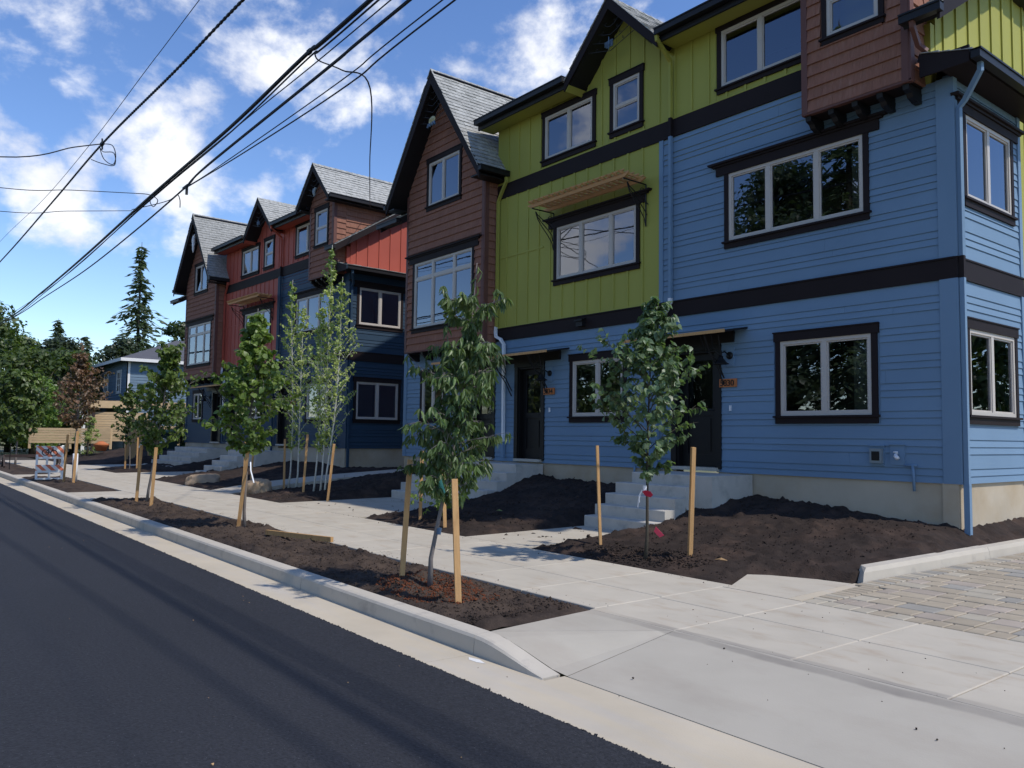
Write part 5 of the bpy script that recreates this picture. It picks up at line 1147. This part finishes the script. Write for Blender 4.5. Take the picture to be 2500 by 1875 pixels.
rb = MB(); e = .55; A_ = [(-8.4-e, -e, 6.35), (e, -e, 6.35), (e, 11+e, 6.35), (-8.4-e, 11+e, 6.35)]; r1_, r2_ = (-4.2, 4.2, 8.3), (-4.2, 7.0, 8.3)
vs = A_+[r1_, r2_]; rb.add(vs, [(0, 1, 4), (1, 2, 5, 4), (2, 3, 5), (3, 0, 4, 5), (3, 2, 1, 0)]); r_ = rb.build('hip_roof', 'roof3', H3)
b = MB(); b.box(-8.4-e-.03, e+.03, -e-.05, -e, 6.17, 6.38); b.build('fascia', 'whitep', r_); b = MB(); b.box(e, e+.05, -e-.05, 11+e, 6.17, 6.38); b.build('fascia', 'whitep', r_)
def hw(fr, u0, u1, v0, v1, cols, rows):
    b = MB(); c = .16
    for q in ((u0, u0+c, v0, v1), (u1-c, u1, v0, v1), (u0-.04, u1+.04, v1-c, v1+.02), (u0-.05, u1+.05, v0-.02, v0+c)): fbox(b, fr, *q, 0, .06)
    w = b.build('window', 'whitep', H3); g = MB(); fbox(g, fr, u0+c, u1-c, v0+c, v1-c, 0, .012); g.build('pane', 'black', w); g = MB()
    for i in range(1, cols): x = u0+c+(u1-u0-2*c)*i/cols; fbox(g, fr, x-.03, x+.03, v0+c, v1-c, .012, .04)
    for i in range(1, rows): z = v0+c+(v1-v0-2*c)*i/rows; fbox(g, fr, u0+c, u1-c, z-.03, z+.03, .012, .038)
    if g.v: g.build('glazing_bar', 'whitep', w)
hw(FS, -6.85, -5.55, 4.1, 5.7, 2, 3); hw(FS, -2.95, -1.65, 4.1, 5.7, 2, 3); hw(FE, 3.95, 5.45, 4.05, 5.7, 1, 2)
b = MB(); b.hull([(-6.2, -2.6, 2.75), (-.6, -2.6, 2.75), (-.6, 0, 3.7), (-6.2, 0, 3.7), (-6.2, -2.6, 2.6), (-.6, -2.6, 2.6), (-.6, 0, 3.5), (-6.2, 0, 3.5)], [(0, 1, 2, 3), (4, 5, 6, 7), (0, 1, 5, 4), (1, 2, 6, 5), (2, 3, 7, 6), (3, 0, 4, 7)]); pr_ = b.build('porch_roof', 'roof3', H3)
b = MB(); b.box(-6.3, -.5, -2.68, -2.6, 2.5, 2.78); b.build('fascia', 'whitep', pr_)
for x in (-6.0, -.85): b = MB(); b.box(x, x+.2, -2.5, -2.3, 0, 2.55); b.build('porch_post', 'whitep', H3)
# neighbour wall seen just left of the navy row
b = MB(); b.box(0, 6, 0, 5, 0, 2.9); H4 = empty('garage', (-56.5, 5.6, .0)); tag(H4, 'low navy outbuilding with pale fascia behind the dark shrub', 'garage'); b.build('wall', 'navy', H4); b = MB(); b.add([(-.4, -.4, 2.9), (6.4, -.4, 2.9), (6.4, 2.5, 4.1), (-.4, 2.5, 4.1), (6.4, 5.4, 2.9), (-.4, 5.4, 2.9)], [(0, 1, 2, 3), (3, 2, 4, 5)]); b.build('roof', 'roof3', H4); b = MB(); b.box(-.4, 6.4, -.45, -.4, 2.78, 2.94); b.build('fascia', 'whitep', H4)
def hfence(label, p, q, z0, h, board=.14, gap=.012):
    p, q = Vector((*p, 0)), Vector((*q, 0)); d = (q-p); L = d.length; o = empty('cedar_fence', (p.x, p.y, 0), math.atan2(d.y, d.x)); tag(o, label, 'fence', 'new cedar fences in the far yard')
    k = int(h/board)
    for i in range(k):
        n_ = max(1, round(L/2.4))
        for j in range(n_): b = MB(); b.box(L*j/n_+.005, L*(j+1)/n_-.005, -.02, .0, z0+i*board+gap/2, z0+(i+1)*board-gap/2); b.build('board', 'fence', o)
    for j in range(round(L/2.4)+1): b = MB(); x = L*j/round(max(1, L/2.4)); b.box(x-.05, x+.05, .002, .1, z0-.3, z0+h); b.build('post', 'fence', o)
    return o
hfence('long low cedar fence of horizontal boards behind the barricade', (-51.2, -4.2), (-49.0, -.6), .78, .85)
hfence('taller cedar fence of horizontal boards in the middle of the far yard', (-51.5, -1.3), (-50.2, 1.6), .9, 1.7)
hfence('cedar fence piece with sloping foot, right of the taller fence', (-50.1, 1.7), (-49.6, 3.8), .7, 1.15)
b = MB(); b.obox((-51.2, -1.3, 3.02), (-50.6, 1.4, 3.02), .10, .42); o = b.build('timber_beam', 'fence'); tag(o, 'pale new timber beam spanning above the fence on the left', 'beam')
b = MB(); b.obox((-50.2, 1.8, 3.0), (-49.4, 3.9, 3.0), .10, .42); o = b.build('timber_beam', 'fence'); tag(o, 'pale new timber beam ending at the corner of the navy row', 'beam')
for i, (x, y) in enumerate(((-51.1, -1.1), (-50.7, .9), (-50.2, 2.0), (-49.7, 3.6))):
    b = MB(); b.box(x-.07, x+.07, y-.07, y+.07, .2, 2.83); o = b.build('timber_post', 'dwood'); tag(o, ['dark post under the left end of the left beam', 'dark post under the right end of the left beam', 'dark post under the left end of the right beam', 'dark post under the right end of the right beam'][i], 'post')
# wheeled bin, plywood cut-out, timber frame, pots, bicycle sign
B_ = empty('wheeled_bin', (-42.8, .35, .62), R(10)); tag(B_, 'dark green wheeled bin with a white notice by the dark shrub', 'bin')
b = MB(); b.hull([(-.45, -.62, 0), (.45, -.62, 0), (.45, .62, 0), (-.45, .62, 0), (-.55, -.78, .82), (.55, -.78, .82), (.55, .78, .82), (-.55, .78, .82)], [(0, 1, 2, 3), (4, 5, 6, 7), (0, 1, 5, 4), (1, 2, 6, 5), (2, 3, 7, 6), (3, 0, 4, 7)]); b.build('bin_body', 'bin', B_)
b = MB(); b.hull([(-.57, -.8, .82), (.58, -.8, .82), (.58, .8, .82), (-.57, .8, .82), (-.4, -.6, .98), (.3, -.6, .95), (.3, .6, .95), (-.4, .6, .98)], [(0, 1, 2, 3), (4, 5, 6, 7), (0, 1, 5, 4), (1, 2, 6, 5), (2, 3, 7, 6), (3, 0, 4, 7)]); b.build('bin_lid', 'bin', B_)
b = MB(); b.box(.52, .56, -.25, .1, .3, .55); b.build('notice', 'whitep', B_)
b = MB(); pr = [(0, .75), (.02, .2), (.18, 0), (.32, .1), (.42, .45), (.62, .95), (.75, 1.1), (.85, .2), (1.0, .15), (1.02, 1.75), (0, 1.75)]
b.add([(0, y, z) for y, z in pr]+[(-.05, y, z) for y, z in pr], [tuple(range(11)), tuple(reversed(range(11, 22)))]+[(i, (i+1) % 11, 11+(i+1) % 11, 11+i) for i in range(11)]); b.box(-.5, -.05, .0, .05, 0, 1.7); b.box(-.5, -.05, .97, 1.02, 0, 1.7)
o = b.build('cut_out_board', 'kraft'); o.location = (-38.6, -2.1, .25); tag(o, 'tan board with a ragged cut-out foot standing beside the sapling', 'board')
b = MB(); b.obox((0, 0, .42), (-.0, 1.9, .42), .12, .12)
for y in (0, 1.9):
    for s in (-1, 1): b.obox((s*.02, y, .42), (s*.35, y, 0), .06, .08)
o = b.build('sawhorse', 'dwood'); o.location = (-37.2, -6.9, .03); tag(o, 'low dark trestle across the foot of the far street tree', 'sawhorse')
b = MB(); b.tube([(0, 0, 0), (0, 0, .3), (0, 0, .34), (0, 0, .5)], [.22, .36, .38, .1], 10); o = b.build('pot', 'clay', None, True); o.location = (-45.8, -1.7, .45); tag(o, 'round terracotta pot at the foot of the reddish-green shrub', 'pot')
# striped barricade with a bicycle emblem
BA = empty('barricade', (-27.45, -6.80, .02), R(-8)); tag(BA, 'white plastic barricade with orange stripes and a black bicycle emblem', 'barricade')
def bbox(n_, m_, *q): b = MB(); b.box(*q); return b.build(n_, m_, BA)
for sx in (-1, 1):
    for y in (-.36, .30):
        b = MB(); b.obox((sx*.0+.02*sx, y+.03, 1.0), (sx*.20, y+.03, 0), .05, .06, up=(0, 1, 0)); b.build('leg', 'plastic', BA)
for z0, z1, nm in ((.66, .98, 'upper_panel'), (.26, .43, 'lower_panel')):
    for sx in (1,):
        xo = .02+.2*(1-(z0+z1)/2)
        p_ = MB(); p_.box(xo, xo+.035, -.36, .36, z0, z1); pl = p_.build(nm, 'plastic', BA); H_ = z1-z0
        for k in range(-2, 5):
            y0 = -.36+.24*k; q = [(y0, z1), (y0+.12, z1), (y0+.12+H_, z0), (y0+H_, z0)]; q = clip(clip(q, 1, 0, .36), -1, 0, .36)
            if len(q) > 2: s = MB(); s.hull([(xo+.035, y, z) for y, z in q]+[(xo+.038, y, z) for y, z in q], [tuple(range(len(q))), tuple(range(len(q), 2*len(q)))]+[(i, (i+1) % len(q), len(q)+(i+1) % len(q), len(q)+i) for i in range(len(q))]); s.build('stripe', 'orange', pl)
b = MB(); b.box(.06, .10, -.36, .36, .60, .66); b.box(.14, .18, -.36, .36, .20, .26); b.box(.19, .23, -.36, .36, 0, .05)
b.box(.10, .16, -.10, -.04, .43, .62); b.box(.10, .16, .10, .16, .43, .62); b.box(.17, .22, -.03, .03, 0, .22); b.build('crossbar', 'plastic', BA)
b = MB(); X_ = .09; ring = lambda cy, cz, r: [(X_, cy+r*math.cos(a), cz+r*math.sin(a)) for a in [.45*i for i in range(15)]]
b.tube(ring(-.12, .79, .085), .014, 5); b.tube(ring(.10, .77, .085), .014, 5); b.tube([(X_, -.12, .79), (X_, -.05, .90), (X_, .07, .89), (X_, .10, .77)], .012, 5); b.tube([(X_, -.05, .90), (X_, .0, .78), (X_, .07, .89)], .012, 5); b.tube([(X_, .05, .93), (X_, .09, .93)], .014, 5); b.tube([(X_, -.12, .79), (X_, 0, .78)], .012, 5); b.build('bicycle_emblem', 'black', BA)
o = MB(); o.tube([(0, 0, 0), (0, 0, .9), (.1, 0, .95)], .015, 5); o = o.build('flag_pole', 'iron'); o.location = (-34.5, -7.0, 0); tag(o, 'thin dark rod standing just left behind the barricade', 'pole')
# ------------------------------------------------------------------ overhead wires
def cable(name, label, pts, r, cat='cable', grp='overhead wires along the street', lash=0):
    P_ = [Vector(p) for p in pts]; out = []
    for i in range(len(P_)-1):
        p0, p1, p2, p3 = P_[max(i-1, 0)], P_[i], P_[i+1], P_[min(i+2, len(P_)-1)]
        for k in range(8):
            t = k/8; out.append(.5*((2*p1)+(p2-p0)*t+(2*p0-5*p1+4*p2-p3)*t*t+(3*p1-p0-3*p2+p3)*t**3))
    out.append(P_[-1]); b = MB(); b.tube(out, r, 6)
    if lash:
        for a_, b_ in zip(out, out[1:]):
            n_ = max(1, int((b_-a_).length/lash))
            for k in range(n_): c_ = a_.lerp(b_, k/n_); d = (b_-a_).normalized(); b.obox(c_-d*.04, c_+d*.04, r*1.85, r*1.85)
    return tag(b.build(name, 'wire'), label, cat, grp)
cable('overhead_cable', 'thick twisted cable crossing the upper left sky, leftmost of the heavy ones', [(6, -6.9, 7.1), (-4, -7.0, 7.45), (-11.35, -7.1, 7.72), (-14.74, -7.1, 7.86), (-20.58, -7.1, 8.19), (-27.5, -7.1, 8.3), (-40, -7.1, 8.57), (-62, -7.3, 9.1)], .019, lash=.13)
cable('overhead_cable', 'thin faint wire crossing the upper left sky beside the twisted cable', [(6, -7.4, 8.2), (-12.42, -7.4, 8.07), (-15.28, -7.4, 8.06), (-20.15, -7.4, 8.03), (-26.97, -7.4, 8.22), (-37.4, -7.4, 8.9), (-62, -7.4, 10.1)], .006)
BB = [(6, -6.75, 6.7), (-8.2, -6.7, 6.51), (-9.9, -6.7, 6.52), (-12.9, -6.7, 6.39), (-17.44, -6.7, 6.35), (-24.2, -6.7, 6.21), (-31.2, -6.7, 6.15), (-40.6, -6.7, 6.2), (-62, -7.2, 6.6)]
cable('overhead_cable', 'heaviest black cable of the bundle running through the middle of the sky', BB, .028)
cable('overhead_cable', 'cable strapped just under the heaviest one, left half of the sky', [(x, y+.02, z-.055-.01*i % .02) for i, (x, y, z) in enumerate(BB)], .012)
cable('overhead_cable', 'thin wire sagging close below the heaviest cable at the top of the sky', [(6, -6.6, 6.6), (-7.74, -6.65, 6.36), (-12.0, -6.68, 6.33), (-17.4, -6.7, 6.30), (-31, -6.7, 6.1), (-62, -7.2, 6.5)], .008)
CC = [(6, -6.6, 6.4), (-7.47, -6.6, 6.23), (-9.5, -6.6, 6.19), (-14.47, -6.6, 6.145), (-15.6, -6.6, 6.06), (-19.2, -6.6, 5.95), (-24.7, -6.6, 5.89), (-31.8, -6.6, 6.02), (-39.4, -6.6, 6.15), (-62, -7.1, 6.5)]
cable('overhead_cable', 'second black cable to the right, meeting the pair with a small hanging clamp', CC, .016)
cable('overhead_cable', 'thin wire hugging the second black cable above the clamp', [(x, y+.03, z+.06) for x, y, z in CC[:4]]+[CC[4]], .006)
cable('overhead_cable', 'lower wire of the right-hand pair ending at the clamp', [(6, -6.6, 6.0), (-6.59, -6.6, 5.85), (-8.89, -6.6, 5.77), (-12.27, -6.6, 5.88), (-15.5, -6.6, 6.04)], .010)
cable('overhead_cable', 'upper wire of the right-hand pair ending at the clamp', [(6, -6.6, 6.1), (-6.8, -6.6, 5.95), (-9.13, -6.6, 5.89), (-14.0, -6.6, 5.985), (-15.5, -6.6, 6.06)], .008)
q = Vector((-4.80+4.6, .75, 8.50)); q = Vector((far_loc[0]+(q.x-4.6)*ca-q.y*sa, far_loc[1]+(q.x-4.6)*sa+q.y*ca, q.z+T2[2]))
cable('service_drop', 'single wire hanging from the bundle down to the brown end bay of the navy row', [(-9.75, -6.68, 6.45), (-9.78, -6.6, 6.39), (-9.3, -6.5, 6.12), (-9.1, -6.2, 5.9), tuple(Vector((-9.1, -6.2, 5.9)).lerp(q, .3)+Vector((0, 0, -.25))), tuple(Vector((-9.1, -6.2, 5.9)).lerp(q, .65)+Vector((0, 0, -.25))), tuple(q)], .010)
cable('wire_loop', 'tangled loop of wire hanging at the joint of the twisted cable', [(-20.58, -7.1, 8.19), (-19.5, -7.1, 7.85), (-19.1, -7.1, 7.5), (-19.6, -7.05, 7.45), (-20.3, -7.1, 7.75), (-20.8, -7.1, 8.15), (-20.4, -7.1, 7.95), (-19.3, -7.1, 7.62), (-19.2, -7.1, 7.32), (-20.5, -7.1, 7.7), (-21.5, -7.15, 8.05)], .010, 'wire')
cable('overhead_cable', 'sagging wire running off the left edge from the tangled loop', [(-20.58, -7.1, 8.19), (-20.4, -7.7, 7.92), (-20.0, -9.16, 7.25), (-19.4, -13, 6.7), (-19, -20, 7.4)], .013)
cable('overhead_cable', 'upper of the two level wires running off the left edge', [(-18.87, -6.7, 6.69), (-18.7, -8.0, 6.46), (-18.6, -9.26, 6.23), (-18.3, -13, 6.0), (-18, -20, 6.8)], .008)
cable('overhead_cable', 'lower of the two level wires running off the left edge', [(-19.19, -6.7, 6.37), (-19.0, -8.0, 6.08), (-18.9, -9.21, 5.83), (-18.6, -13, 5.6), (-18, -20, 6.2)], .007)
cable('wire_loop', 'small loop of wire at the middle of the heavy bundle', [(-18.87, -6.7, 6.69), (-17.78, -6.7, 6.41), (-17.09, -6.7, 6.14), (-17.4, -6.7, 6.07), (-17.67, -6.7, 6.25), (-17.4, -6.7, 6.33)], .009, 'wire')
cable('wire_loop', 'short drooping tail of wire left of the hanging clamp', [(-19.2, -6.7, 6.4), (-17.5, -6.65, 6.15), (-16.6, -6.6, 6.05), (-16.1, -6.6, 6.04), (-15.9, -6.6, 5.9), (-15.87, -6.6, 5.74)], .009, 'wire')
b = MB(); b.box(-15.50, -15.46, -6.62, -6.58, 5.90, 6.08); b.box(-15.70, -15.40, -6.62, -6.58, 6.05, 6.085); tag(b.build('cable_clamp', 'wire'), 'small black clamp hanging where the second cable and the pair meet', 'clamp')
b = MB(); b.box(-20.68, -20.46, -7.13, -7.07, 8.15, 8.23); b.tube([(-20.6, -7.1, 8.32), (-20.55, -7.1, 8.05)], .02, 5); tag(b.build('cable_clamp', 'wire'), 'small black splice on the twisted cable above the tangled loop', 'clamp')
b = MB(); b.box(-9.93, -9.83, -6.72, -6.68, 6.49, 6.55); tag(b.build('cable_clamp', 'wire'), 'small black clamp on the heaviest cable where the single wire drops', 'clamp')
for i, (x, y) in enumerate(((8, -7.0), (-63, -7.2))):
    b = MB(); b.tube([(0, 0, -.5), (0, 0, 10.5)], [.16, .11], 10); p_ = empty('utility_pole', (x, y, 0)); b.build('pole', 'bark2', p_); b = MB(); b.box(-.05, .05, -1.1, 1.1, 9.2, 9.35); b.build('crossarm', 'bark2', p_); tag(p_, ['wooden utility pole by the kerb past the driveway', 'wooden utility pole far down the kerb'][i], 'utility pole')
print('objects', len(bpy.data.objects))
